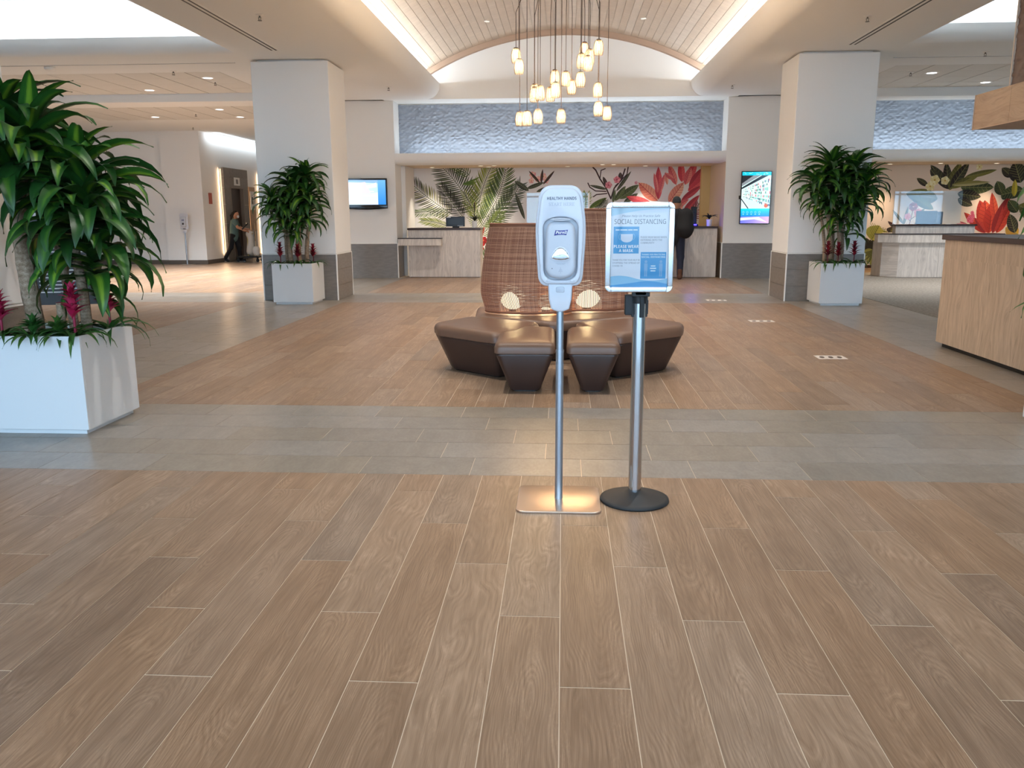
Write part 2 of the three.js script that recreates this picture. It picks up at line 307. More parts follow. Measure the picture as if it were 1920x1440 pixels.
// slot diffusers
for (const [x, za, zb] of [[-4.69, -14.02, -4], [4.55, -14.3, -4]]) {
  const o = thing('slot_diffuser', x < 0 ? 'long black twin-slot air diffuser in the ceiling beside the left tray' : 'long black twin-slot air diffuser in the ceiling beside the right tray', 'vent', [x, CY, 0], 0);
  part('slot', bx(-0.055, -0.02, -0.002, 0.001, za, zb), blackMat, o); part('slot', bx(0.02, 0.055, -0.002, 0.001, za, zb), blackMat, o); part('frame', [bx(-0.085, -0.055, -0.004, 0.001, za, zb), bx(-0.02, 0.02, -0.004, 0.001, za, zb), bx(0.055, 0.085, -0.004, 0.001, za, zb)], ceilMat, o);
}
for (const [xa, xb, z, side] of [[-12.5, -5.75, -15.05, 'left'], [5.65, 10, -15.5, 'right']]) {
  const o = thing('slot_diffuser', `thin dark slot diffuser crossing the plaster band behind the ${side} tray`, 'vent', [0, CY, z]);
  part('slot', bx(xa, xb, -0.002, 0.001, -0.018, 0.018), darkGap, o); part('frame', [bx(xa, xb, -0.005, 0.001, -0.035, -0.018), bx(xa, xb, -0.005, 0.001, 0.018, 0.035)], ceilMat, o);
}
// barrel vault of long boards
{
  const R = 6.3, yc = 5.57 - R, n = 47, A = Math.asin(3.46 / R), seg = 2 * A / n, rv = rng(91);
  part('vault_backing', sheet((u, v) => { const a = lerp(-A, A, u); return [(R + 0.03) * Math.sin(a), yc + (R + 0.03) * Math.cos(a), lerp(0.5, -20, v)]; }, 40, 1), vaultMats[0], ceiling);
  const w = 2 * R * Math.sin(seg / 2) - 0.006, cache = {};
  for (let k = 0; k < n; k++) {
    const a = -A + (k + 0.5) * seg, cut = -4 - rv() * 12;
    for (const [z0, z1] of [[0.5, cut + 0.002], [cut - 0.002, -20]]) {
      const L = z0 - z1, g = new THREE.BoxGeometry(w, 0.016, L); metreUV(g);
      const uv = g.attributes.uv, ox = rv() * 5; for (let i = 0; i < uv.count; i++) uv.setXY(i, uv.getX(i) + ox, uv.getY(i) + ox * 3);
      const m = part('vault_board', g, vaultMats[Math.floor(rv() * 4)], ceiling); m.position.set((R + 0.008) * Math.sin(a), yc + (R + 0.008) * Math.cos(a), (z0 + z1) / 2); m.rotation.z = -a;
    }
  }
  const arc = (r, a) => [r * Math.sin(a), yc + r * Math.cos(a)], pts = [];
  for (let k = 0; k <= 40; k++) pts.push(arc(R - 0.11, -A + 2 * A * k / 40)); for (let k = 40; k >= 0; k--) pts.push(arc(R, -A + 2 * A * k / 40));
  part('vault_arch_trim', prism(pts, -20.0, -19.86), archMat, ceiling);
  part('vault_pocket', [bx(-3.5, -3.46, 4.3, 5.1, -20, 0.5), bx(3.46, 3.5, 4.3, 5.1, -20, 0.5)], whiteMat, ceiling);
  part('vault_roof', bx(-5.5, 5.5, 5.62, 5.7, -20.1, 0.5), ceilMat, ceiling);
  for (const [z, cd] of [[-2.5, 20], [-6.5, 34], [-10.5, 38], [-14.5, 44], [-18, 46]]) for (const x of [-1.58, 1.58]) {
    const y = yc + Math.sqrt(R * R - x * x) - 0.012, seen = z === -14.5;
    const o = thing('vault_spotlight', seen ? (x < 0 ? 'tiny recessed spotlight in the boarded vault, left of the pendants' : 'tiny recessed spotlight in the boarded vault, right of the pendants') : z < -16 ? (x < 0 ? 'recessed spotlight in the vault near the left foot of the end arch' : 'recessed spotlight in the vault near the right foot of the end arch') : 'recessed spotlight in the boarded vault above the entrance end', 'light fitting', [x, y, z], 0, 'vault spotlights');
    part('trim_ring', new THREE.TorusGeometry(0.05, 0.012, 6, 16).rotateX(Math.PI / 2), trimWhite, o); part('lens', cyl(0.042, 0.042, -0.002, 0.006), lampGlow(0xfff0d8, 1.2), o);
    downlight(x, y - 0.02, z, cd, 0.75, 0xfffaf4);
  }
}
// the strips themselves, glowing
for (const [name, x, y, z, len, along, ax, ay, az, lum, width, color] of coves) {
  part(name + '_strip', along === 'x' ? bx(-len / 2, len / 2, -0.03, -0.012, -width / 2, width / 2) : bx(-width / 2, width / 2, -0.03, -0.012, -len / 2, len / 2), lampGlow(color, 2), ceiling).position.set(x, y, z);
}
part('roof', bx(-17, 14, 6.0, 6.2, -34.5, 0.5), ceilMat, ceiling);
part('tray_end', [bx(-11.2, -4.9, CY + 0.08, 4.9, -14.75, -14.6), bx(4.9, 11.2, CY + 0.08, 4.9, -14.75, -14.6)], whiteMat, ceiling);
// ---------------------------------------------------------------- walls
const ZB = -20.2;            // face of the reception wall
const wallBack = struct('wall_back', 'white reception wall with a rippled blue-grey panel above the desk niches', 'wall');
// rippled relief panels
function ripple(x0, x1, y0, y1, z, amp = 0.02, dir = 'z') {
  const nx = Math.round((x1 - x0) / 0.016), ny = Math.round((y1 - y0) / 0.014), pos = [], uv = [], idx = [];
  for (let j = 0; j <= ny; j++) for (let i = 0; i <= nx; i++) {
    const x = lerp(x0, x1, i / nx), y = lerp(y0, y1, j / ny);
    const row = Math.floor(y / 0.045), ox = (row % 2) * 0.06, cell = Math.floor((x + ox) / 0.12), fx = ((x + ox) / 0.12 - cell), fy = y / 0.045 - row;
    const h = Math.abs(Math.sin(cell * 12.9 + row * 78.2) * 43758.5) % 1;
    const a = (0.1 + 0.9 * h * h) * (1 - Math.abs(2 * fx - 1)) * (1 - fy) * 0.9 + 0.25 * n2(x * 6, y * 9);
    const d = amp * a; pos.push(...(dir === 'z' ? [x, y, z + d] : [z + d, y, -x])); uv.push(x, y);
  }
  for (let j = 0; j < ny; j++) for (let i = 0; i < nx; i++) { const a = j * (nx + 1) + i, b = a + 1, c = a + nx + 1, d = c + 1; idx.push(a, b, d, a, d, c); }
  const g = new THREE.BufferGeometry(); g.setAttribute('position', new THREE.Float32BufferAttribute(pos, 3)); g.setAttribute('uv', new THREE.Float32BufferAttribute(uv, 2)); g.setIndex(idx); g.computeVertexNormals(); return g;
}
const rippleMat = phys(0x9aa3b0, 0.5), rippleBrown = phys(0x6f5a50, 0.5);
part('ripple_panel', ripple(-4.08, 3.8, 2.78, 4.1, -20.84, 0.05), rippleMat, wallBack);
part('ripple_panel', ripple(6.3, 13.2, 2.78, 4.1, -20.84, 0.05), rippleMat, wallBack);
part('panel_edge', [bx(-4.08, -4.065, 2.8, 4.1, -20.82, -20.78), bx(3.785, 3.8, 2.8, 4.1, -20.82, -20.78)], rippleMat, wallBack);
part('recess_back', [bx(-4.2, 3.95, 2.7, 4.2, -20.95, -20.86), bx(6, 13.5, 2.7, 4.2, -20.95, -20.86)], whiteMat, wallBack);
part('recess_ceiling', [bx(-4.2, 3.95, CY + 0.003, CY + 0.1, -20.9, -20.02)], whiteMat, wallBack);
// ledge with rounded underside, hiding the light
function ledge(x0, x1) {
  const r = 0.16, p = [[-20.28, 2.93], [ZB, 2.93], [ZB, 2.69 + r]];
  for (let k = 1; k <= 6; k++) { const a = k / 6 * Math.PI / 2; p.push([ZB - r + r * Math.cos(a), 2.69 + r - r * Math.sin(a)]); }
  p.push([-20.9, 2.69], [-20.9, 2.8], [-20.28, 2.8]);
  const g = prism(p, 0, x1 - x0); g.rotateY(-Math.PI / 2); g.translate(x1, 0, 0); return g;
}
part('ledge', ledge(-4.02, 3.76), wallMat, wallBack);
part('ledge', ledge(6.2, 13.5), wallMat, wallBack);
part('niche_soffit', [bx(-4.3, 3.95, 2.69, 2.78, -22.3, -20.88), bx(6.2, 13.5, 2.69, 2.78, -22.3, -20.88)], warmWall, wallBack);
// tympanum under the vault
part('tympanum', bx(-3.5, 3.5, CY, 5.65, -20.015, -20.0), tympMat, wallBack);
// bowed wall piers either side of the centre niche
// prism x,y -> after turning x,z : shape y = -z
function bowed(x0, x1, y0, y1, bow, out) {
  const pts = []; for (let k = 0; k <= 24; k++) { const t = k / 24; pts.push([lerp(x0 - out, x1 + out, t), -(ZB + out + bow * Math.sin(Math.PI * t))]); }
  pts.push([x1 + out, -(ZB - 2.1)], [x0 - out, -(ZB - 2.1)]);
  const g = prism(pts, 0, y1 - y0); g.rotateX(-Math.PI / 2); g.scale(1, 1, 1); g.translate(0, y0, 0); return metreUV(g);
}
for (const [x0, x1] of [[-6.3, -4.0], [3.76, 6.25]]) {
  part('pier', bowed(x0, x1, 0.83, CY, 0.1, 0), wallMat, wallBack);
  part('pier_tile', bowed(x0, x1, 0, 0.82, 0.1, 0.012), wainMat, wallBack);
  part('pier_trim', bowed(x0, x1, 0.82, 0.835, 0.1, 0.016), trimWhite, wallBack);
  const xe = x0 < 0 ? x1 + 0.012 : x0 - 0.012; part('corner_trim', bx(xe - 0.012, xe + 0.012, 0, 0.83, ZB - 0.01, ZB + 0.018), trimWhite, wallBack);
}
// niche cheeks and rear wall
part('niche_cheek', prism([[-4.0, 20.2], [-4.02, 20.2], [-4.3, 22.3], [-4.14, 22.3]], 0, 2.69).rotateX(-Math.PI / 2), warmWall, wallBack);
part('niche_cheek', prism([[3.76, 20.2], [3.8, 20.2], [3.95, 22.3], [3.72, 22.3]], 0, 2.69).rotateX(-Math.PI / 2), warmWall, wallBack);
part('rear_wall', bx(-6.3, 14, 0, 6, -22.4, -22.2), warmWall, wallBack);
part('mural_plinth', [bx(6.25, 14, 0, 0.12, -22.2, -22.12)], std(0xd8b48c, 0.7), wallBack);
part('mural_rail', [bx(6.25, 14, 0.12, 0.19, -22.2, -22.11)], std(0x4a2c20, 0.5), wallBack);
part('niche_pilaster', bx(3.5, 3.74, 0, 2.69, -22.2, -22.02), std(0xd9bd86, 0.8), wallBack);
part('upper_wall', [bx(-6.4, 14, 4.1, 6.05, -20.98, -20.95), bx(-6.4, -3.5, 4.2, 6.05, -20.1, -20.0), bx(3.5, 14, 4.2, 6.05, -20.1, -20.0)], wallMat, wallBack);

// pillars
const PILLAR_TOP = CY - 0.03;
function pillar(x0, x1, z0, z1, label) {
  const o = struct(numbered('pillar'), label, 'pillar');
  part('shaft', bx(x0, x1, 0.83, PILLAR_TOP, z1, z0, 0.012), std(0xededeb, 0.7), o);
  part('neck', bx(x0 + 0.09, x1 - 0.09, PILLAR_TOP, CY, z1 + 0.09, z0 - 0.09), std(0xe6e6e3, 0.7), o);
  part('tile_core', bx(x0 + 0.004, x1 - 0.004, 0, 0.83, z1 + 0.004, z0 - 0.004), groutDark, o);
  const ys = [[0.003, 0.26], [0.264, 0.545], [0.549, 0.815]];
  for (const [ya, yb] of ys) {
    part('tile', bx(x0 + 0.006, x1 - 0.006, ya, yb, z0 - 0.004, z0 + 0.006), wainMat, o);
    part('tile', bx(x0 + 0.006, x1 - 0.006, ya, yb, z1 - 0.006, z1 + 0.004), wainMat, o);
    part('tile', bx(x1 - 0.004, x1 + 0.006, ya, yb, z1 + 0.006, z0 - 0.006), wainMat, o);
    part('tile', bx(x0 - 0.006, x0 + 0.004, ya, yb, z1 + 0.006, z0 - 0.006), wainMat, o);
  }
  part('cap_trim', [bx(x0 - 0.008, x1 + 0.008, 0.815, 0.83, z0, z0 + 0.008), bx(x0 - 0.008, x1 + 0.008, 0.815, 0.83, z1 - 0.008, z1), bx(x1, x1 + 0.008, 0.815, 0.83, z1, z0), bx(x0 - 0.008, x0, 0.815, 0.83, z1, z0)], trimWhite, o);
  part('corner_trim', [[x0, z0], [x1, z0], [x0, z1], [x1, z1]].map(([x, z]) => bx(x - 0.01, x + 0.01, 0, 0.815, z - 0.01, z + 0.01)), trimWhite, o);
}
pillar(-5.38, -4.03, -14.78, -15.85, 'tall square white pillar with dark tile base at the left of the lobby, rear one');
pillar(3.86, 5.17, -14.78, -15.85, 'tall square white pillar with dark tile base, right of the portrait screen');
pillar(-5.6, -4.25, -5.3, -6.4, 'white pillar behind the large leafy planter at the left');
pillar(4.2, 5.5, -5.2, -6.3, 'white pillar behind the planter at the counter');

// left lobby
const wallLeft = struct('wall_left', 'white side wall of the left lobby with a rippled panel and print below', 'wall');
part('side_wall', [bx(-15.5, -15.2, 0, 6.05, -26, 0.5)], wallMat, wallLeft);
part('ripple_panel', ripple(19.5, 25.9, 3.05, 3.95, -15.17, 0.018, 'x'), rippleMat, wallLeft);
part('panel_ledge', bx(-15.2, -15.0, 2.85, 3.02, -25.95, -18.5, 0.03), wallMat, wallLeft);
part('cornice', prism([[-15.2, 4.06], [-14.55, 4.06], [-14.55, 3.98], [-15.0, 3.98]], -25.5, -18), whiteMat, wallLeft);
const wallLobby = struct('wall_lobby', 'plain white wall facing the lobby left of the elevator bay', 'wall');
part('wall_face', [bx(-15.5, -12.451, 0, 6.05, -26.3, -26), bx(-12.45, -11.2, 0, 6.05, -26.3, -25.9)], wallMat, wallLobby);
part('light_socket', bx(-13.35, -13.15, 0.42, 0.53, -26, -25.985), trimWhite, wallLobby);
const baseLobby = struct('baseboard_lobby', 'low dark grey baseboard along the white lobby wall', 'baseboard');
part('board', [bx(-15.2, -12.45, 0, 0.13, -26, -25.98), bx(-12.45, -11.18, 0, 0.13, -25.9, -25.88), bx(-11.2, -11.18, 0, 0.13, -27.2, -25.9), bx(-11.2, -11.18, 0, 0.13, -30.7, -29.4), bx(-15.2, -15.18, 0, 0.13, -26, -19)], std(0x5d564f, 0.6), baseLobby);
const wallElev = struct('wall_elevator', 'white elevator bay wall running away from the lobby', 'wall');
part('wall_face', [bx(-11.5, -11.2, 0, 6.05, -34.5, -26.301)], wallMat, wallElev);
part('far_wall', bx(-11.5, -3.9, 0, 6.05, -34.5, -34.2), wallMat, wallElev);
part('inner_wall', bx(-6.4, -6.2, 0, 6.05, -34.5, -20.9), wallMat, wallElev);
part('back_filler', bx(-6.4, -3.9, 0, 6.05, -22.5, -20.95), wallMat, wallElev);
function elevator(name, label, z0) { // stone surround standing proud with a warm light behind its edges
  const d = struct(name, label, 'elevator');
  const z1 = z0 - 2.1, top = 3.05, o0 = z0 - 0.55, o1 = z0 - 1.6, ot = 2.4;
  const sm = phys(0xffffff, 0.5, { map: tileTex });
  const cuts = [0, 0.62, 1.24, 1.86, 2.4, 2.75, top];
  for (let k = 0; k < cuts.length - 1; k++) { const a = cuts[k] + 0.003, b = cuts[k + 1] - 0.003;
    if (b <= ot + 0.01) { part('stone_panel', bx(-11.11, -11.04, a, b, o0 + 0.002, z0), sm, d); part('stone_panel', bx(-11.11, -11.04, a, b, z1, o1 - 0.002), sm, d); }
    else { part('stone_panel', bx(-11.11, -11.04, a, b, o0 + 0.002, z0), sm, d); part('stone_panel', bx(-11.11, -11.04, a, b, o1, o0 - 0.002), sm, d); part('stone_panel', bx(-11.11, -11.04, a, b, z1, o1 - 0.002), sm, d); } }
  part('cab_door', bx(-11.19, -11.15, 0, ot, o1, o0), phys(0x4a3a30, 0.4, { metalness: 0.3 }), d);
  part('frame', [bx(-11.2, -11.03, 0, ot, o0, o0 + 0.04), bx(-11.2, -11.03, 0, ot, o1 - 0.04, o1), bx(-11.2, -11.03, ot, ot + 0.04, o1 - 0.04, o0 + 0.04)], phys(0x8d8074, 0.4), d);
  part('edge_light_strip', [bx(-11.17, -11.14, 0.05, top - 0.05, z0 - 0.06, z0 - 0.03), bx(-11.17, -11.14, 0.05, top - 0.05, z1 + 0.03, z1 + 0.06)], lampGlow(0xffd9b0, 1.2), d);
  for (const [z, s] of [[z0 - 0.02, 1], [z1 + 0.02, -1]]) { const l = new THREE.RectAreaLight(0xffcf9e, 16, 0.05, 2.9); l.position.set(-11.15, 1.52, z); l.lookAt(-11.4, 1.52, z + s * 0.5); l.name = 'elevator_edge_light'; scene.add(l); }
  part('bay_sign', bx(-11.045, -11.03, 2.5, 2.76, z0 - 1.35, z0 - 0.85), trimWhite, d);
  part('sign_mark', [bx(-11.03, -11.026, 2.55, 2.7, z0 - 1.17, z0 - 1.11), bx(-11.03, -11.026, 2.55, 2.7, z0 - 1.08, z0 - 1.02)], std(0x55504b, 0.7), d);
}
elevator('door_1', 'tall stone elevator surround with dark open doorway, glowing along its edges', -27.25);
elevator('door_2', 'further stone elevator surround, only its glowing edge seen beside the pillar', -30.75);
// side and entrance walls out of view
const wallRight = struct('wall_right', 'plain side wall of the lobby beyond the counters', 'wall');
part('wall_face', bx(13.3, 13.5, 0, 6.05, -22.4, 0.5), wallMat, wallRight);
const ZF = 13, HF = 8.8;     // entrance hall behind the camera
const wallLeft2 = struct('wall_entrance', 'solid walls round the glazed entrance hall', 'wall');
part('wall_face', [bx(-15.5, -15.2, 0, 9, 0.5, ZF), bx(13.3, 13.5, 0, 9, 0.5, ZF), bx(-15.5, 13.5, HF, 9, 0.3, ZF)], wallMat, wallLeft2);
part('upstand', [bx(-15.5, 13.5, 6.0, 9, 0.3, 0.5), bx(-15.5, -3.5, CY, 6.05, 0.4, 0.5), bx(3.5, 13.5, CY, 6.05, 0.4, 0.5), bx(-3.5, 3.5, 5.2, 6.05, 0.4, 0.5)], wallMat, wallLeft2);
{ // glazed front behind the camera
  const w = struct('window_1', 'tall glazed entrance front with dark mullions', 'window');
  const xs = []; for (let k = 0; k <= 12; k++) xs.push(lerp(-15.2, 13.3, k / 12));
  for (const x of xs) part('mullion', bx(x - 0.05, x + 0.05, 0, HF, ZF - 0.15, ZF), std(0x24292e, 0.5), w);
  for (const y of [0.05, 2.6, 4.6, 6.7, 8.75]) part('transom', bx(-15.2, 13.3, y - 0.05, y + 0.05, ZF - 0.14, ZF - 0.01), std(0x24292e, 0.5), w);
  for (let k = 0; k < 12; k++) for (const [ya, yb] of [[0.1, 2.55], [2.65, 4.55], [4.65, 6.65], [6.75, 8.7]]) part('pane', bx(xs[k] + 0.05, xs[k + 1] - 0.05, ya, yb, ZF - 0.08, ZF - 0.075), glassMat, w);
}
{ const g = struct('ground_outside', 'pale paving outside the entrance', 'paving'); part('paving', bx(-40, 40, -0.3, -0.2, ZF, 60), std(0x9c9a96, 0.95), g); }
// ---------------------------------------------------------------- sanitizer stand in the foreground
function plasticFace(w, h, r, cx, cy) { return roundRect(w, h, r, cx, cy); }
{
  const o = thing('sanitizer_stand', 'white hand sanitizer dispenser on a silver pole with square base plate, beside the stanchion sign', 'sanitizer stand', [-0.012, 0, -4.25]);
  part('base_plate', extr(roundRect(0.44, 0.42, 0.045), 0, 0.012, 0.003).rotateX(-Math.PI / 2), plateMat, o);
  part('pole', [cyl(0.0205, 0.0205, 0.012, 0.812, 0, 0), cyl(0.0185, 0.0185, 0.812, 1.03, 0, 0)], satinMat, o);
  part('pole_collar', cyl(0.0215, 0.0215, 0.803, 0.815), satinMat, o);
  // tapered back board: wide rounded shield with a recessed well
  const shield = (k = 0) => { const s = new THREE.Shape(), a = 0.108 - k, m = 0.124 - k, b = 0.098 - k, T = 1.642 - k, B = 1.145 + k; s.moveTo(-b + 0.03, B); s.lineTo(b - 0.03, B); s.quadraticCurveTo(b + 0.012, B, b + 0.016, B + 0.06); s.lineTo(m, 1.36); s.quadraticCurveTo(m + 0.004, 1.45, m - 0.004, 1.5); s.lineTo(a + 0.004, T - 0.075); s.quadraticCurveTo(a, T, a - 0.07, T); s.lineTo(-a + 0.07, T); s.quadraticCurveTo(-a, T, -a - 0.004, T - 0.075); s.lineTo(-m + 0.004, 1.5); s.quadraticCurveTo(-m - 0.004, 1.45, -m, 1.36); s.lineTo(-b - 0.016, B + 0.06); s.quadraticCurveTo(-b - 0.012, B, -b + 0.03, B); return s; };
  const well = (k = 0) => { const s = new THREE.Path(), w = 0.083 + k, T = 1.482 + k, B = 1.178 - k; s.moveTo(-w + 0.05, B); s.lineTo(w - 0.05, B); s.quadraticCurveTo(w, B + 0.005, w, B + 0.06); s.lineTo(w + 0.004, 1.43); s.quadraticCurveTo(w + 0.002, T - 0.01, w - 0.04, T); s.quadraticCurveTo(0, T + 0.012, -w + 0.04, T); s.quadraticCurveTo(-w - 0.002, T - 0.01, -w - 0.004, 1.43); s.lineTo(-w, B + 0.06); s.quadraticCurveTo(-w, B + 0.005, -w + 0.05, B); return s; };
  part('back_board', extr(shield(0), 0.0, 0.022, 0.008), plasticW, o);
  const face = shield(0.012); face.holes.push(well(0.0));
  part('face_shell', extr(face, 0.02, 0.052, 0.008, 14), plasticW, o);
  part('neck', extr((() => { const s = new THREE.Shape(); s.moveTo(-0.046, 1.03); s.quadraticCurveTo(0, 1.0, 0.046, 1.03); s.lineTo(0.058, 1.08); s.lineTo(0.062, 1.16); s.lineTo(-0.062, 1.16); s.lineTo(-0.058, 1.08); s.closePath(); return s; })(), -0.03, 0.034, 0.01), plasticW, o);
  part('neck_latch', extr(roundRect(0.042, 0.03, 0.008, 0, 1.128), 0.03, 0.038, 0.002), plasticG, o);
  const disp = new THREE.Group(); disp.name = 'dispenser'; o.add(disp);
  const body = (k = 0) => { const s = new THREE.Shape(), w = 0.076 - k, T = 1.466 - k, B = 1.182 + k; s.moveTo(-w + 0.03, B + 0.012); s.quadraticCurveTo(0, B - 0.006, w - 0.03, B + 0.012); s.quadraticCurveTo(w, B + 0.03, w, B + 0.07); s.lineTo(w - 0.004, T - 0.05); s.quadraticCurveTo(w - 0.008, T, w - 0.05, T); s.lineTo(-w + 0.05, T); s.quadraticCurveTo(-w + 0.008, T, -w + 0.004, T - 0.05); s.lineTo(-w, B + 0.07); s.quadraticCurveTo(-w, B + 0.03, -w + 0.03, B + 0.012); return s; };
  part('body', extr(body(), 0.023, 0.085, 0.018), plasticG, disp);
  part('nozzle_hood', extr((() => { const s = new THREE.Shape(); s.moveTo(-0.055, 1.478); s.quadraticCurveTo(0, 1.486, 0.055, 1.478); s.quadraticCurveTo(0, 1.458, -0.055, 1.478); return s; })(), 0.055, 0.092, 0.004), plasticW, disp);
  part('window_ring', extr((() => { const s = new THREE.Shape(); s.moveTo(-0.052, 1.286); s.quadraticCurveTo(-0.03, 1.346, 0, 1.346); s.quadraticCurveTo(0.03, 1.346, 0.052, 1.286); s.quadraticCurveTo(0.03, 1.272, 0, 1.272); s.quadraticCurveTo(-0.03, 1.272, -0.052, 1.286); return s; })(), 0.083, 0.088, 0.002), plasticW, disp);
  part('chrome_window', extr((() => { const s = new THREE.Shape(); s.moveTo(-0.045, 1.289); s.quadraticCurveTo(-0.026, 1.339, 0, 1.339); s.quadraticCurveTo(0.026, 1.339, 0.045, 1.289); s.quadraticCurveTo(0.026, 1.279, 0, 1.279); s.quadraticCurveTo(-0.026, 1.279, -0.045, 1.289); return s; })(), 0.085, 0.094, 0.004), chromeMat, disp);
  part('sensor_dot', cyl(0.0022, 0.0022, 0, 0.003).rotateX(Math.PI / 2).translate(-0.041, 1.237, 0.084), blackMat, disp);
  part('release_tab', [extr(roundRect(0.018, 0.01, 0.003, -0.058, 1.176), 0.05, 0.066, 0.002), extr(roundRect(0.018, 0.01, 0.003, 0.058, 1.176), 0.05, 0.066, 0.002)], plasticW, disp);
  // printed marks
  const txt = (w, h, draw) => { const t = canvasTex(w, h, draw); return new THREE.MeshPhysicalMaterial({ map: t, transparent: true, roughness: 0.4 }); };
  const decal = (name, w, h, x, y, z, mat, parent) => { const m = part(name, new THREE.PlaneGeometry(w, h), mat, parent); m.position.set(x, y, z); return m; };
  decal('printed_slogan', 0.18, 0.062, 0.004, 1.563, 0.0525, txt(720, 248, (c) => { c.clearRect(0, 0, 720, 248); c.textAlign = 'center'; c.fillStyle = '#4b5566'; c.font = 'bold 80px sans-serif'; c.save(); c.translate(360, 96); c.scale(0.92, 1); c.fillText('HEALTHY HANDS', 0, 0); c.restore(); c.fillStyle = '#b6bac8'; c.font = '84px serif'; c.fillText('START HERE', 360, 208); }), o);
  const lm = part('brand_mark', extr((() => { const s = new THREE.Shape(); s.moveTo(-0.034, -0.0145); s.quadraticCurveTo(0, -0.006, 0.026, -0.0125); s.lineTo(0.034, 0.0145); s.quadraticCurveTo(0, 0.008, -0.027, 0.0125); s.closePath(); return s; })(), 0, 0.0012), phys(0x2b2c86, 0.4), disp); lm.position.set(0.002, 1.412, 0.0852);
  decal('brand_lettering', 0.062, 0.026, 0.002, 1.4125, 0.0868, txt(496, 208, (c) => { c.clearRect(0, 0, 496, 208); c.textAlign = 'center'; c.fillStyle = '#ffffff'; c.font = 'italic bold 150px serif'; c.save(); c.translate(248, 150); c.scale(0.94, 1); c.fillText('Purell', 0, 0); c.restore(); }), disp);
  decal('printed_notes', 0.08, 0.07, 0.0, 1.238, 0.0853, txt(320, 280, (c) => { c.clearRect(0, 0, 320, 280); c.strokeStyle = '#a9b0c0'; c.fillStyle = '#a9b0c0'; c.lineWidth = 5; c.beginPath(); c.moveTo(70, 40); c.lineTo(260, 40); c.moveTo(95, 62); c.lineTo(240, 62); c.stroke(); c.lineWidth = 5; for (const s of [-1, 1]) { c.beginPath(); c.moveTo(165, 150); c.quadraticCurveTo(165 + s * 50, 190, 165 + s * 12, 205); c.moveTo(165, 120); c.lineTo(165, 240); c.stroke(); } c.beginPath(); c.moveTo(120, 210); c.quadraticCurveTo(165, 170, 212, 210); c.stroke(); }), disp);
}
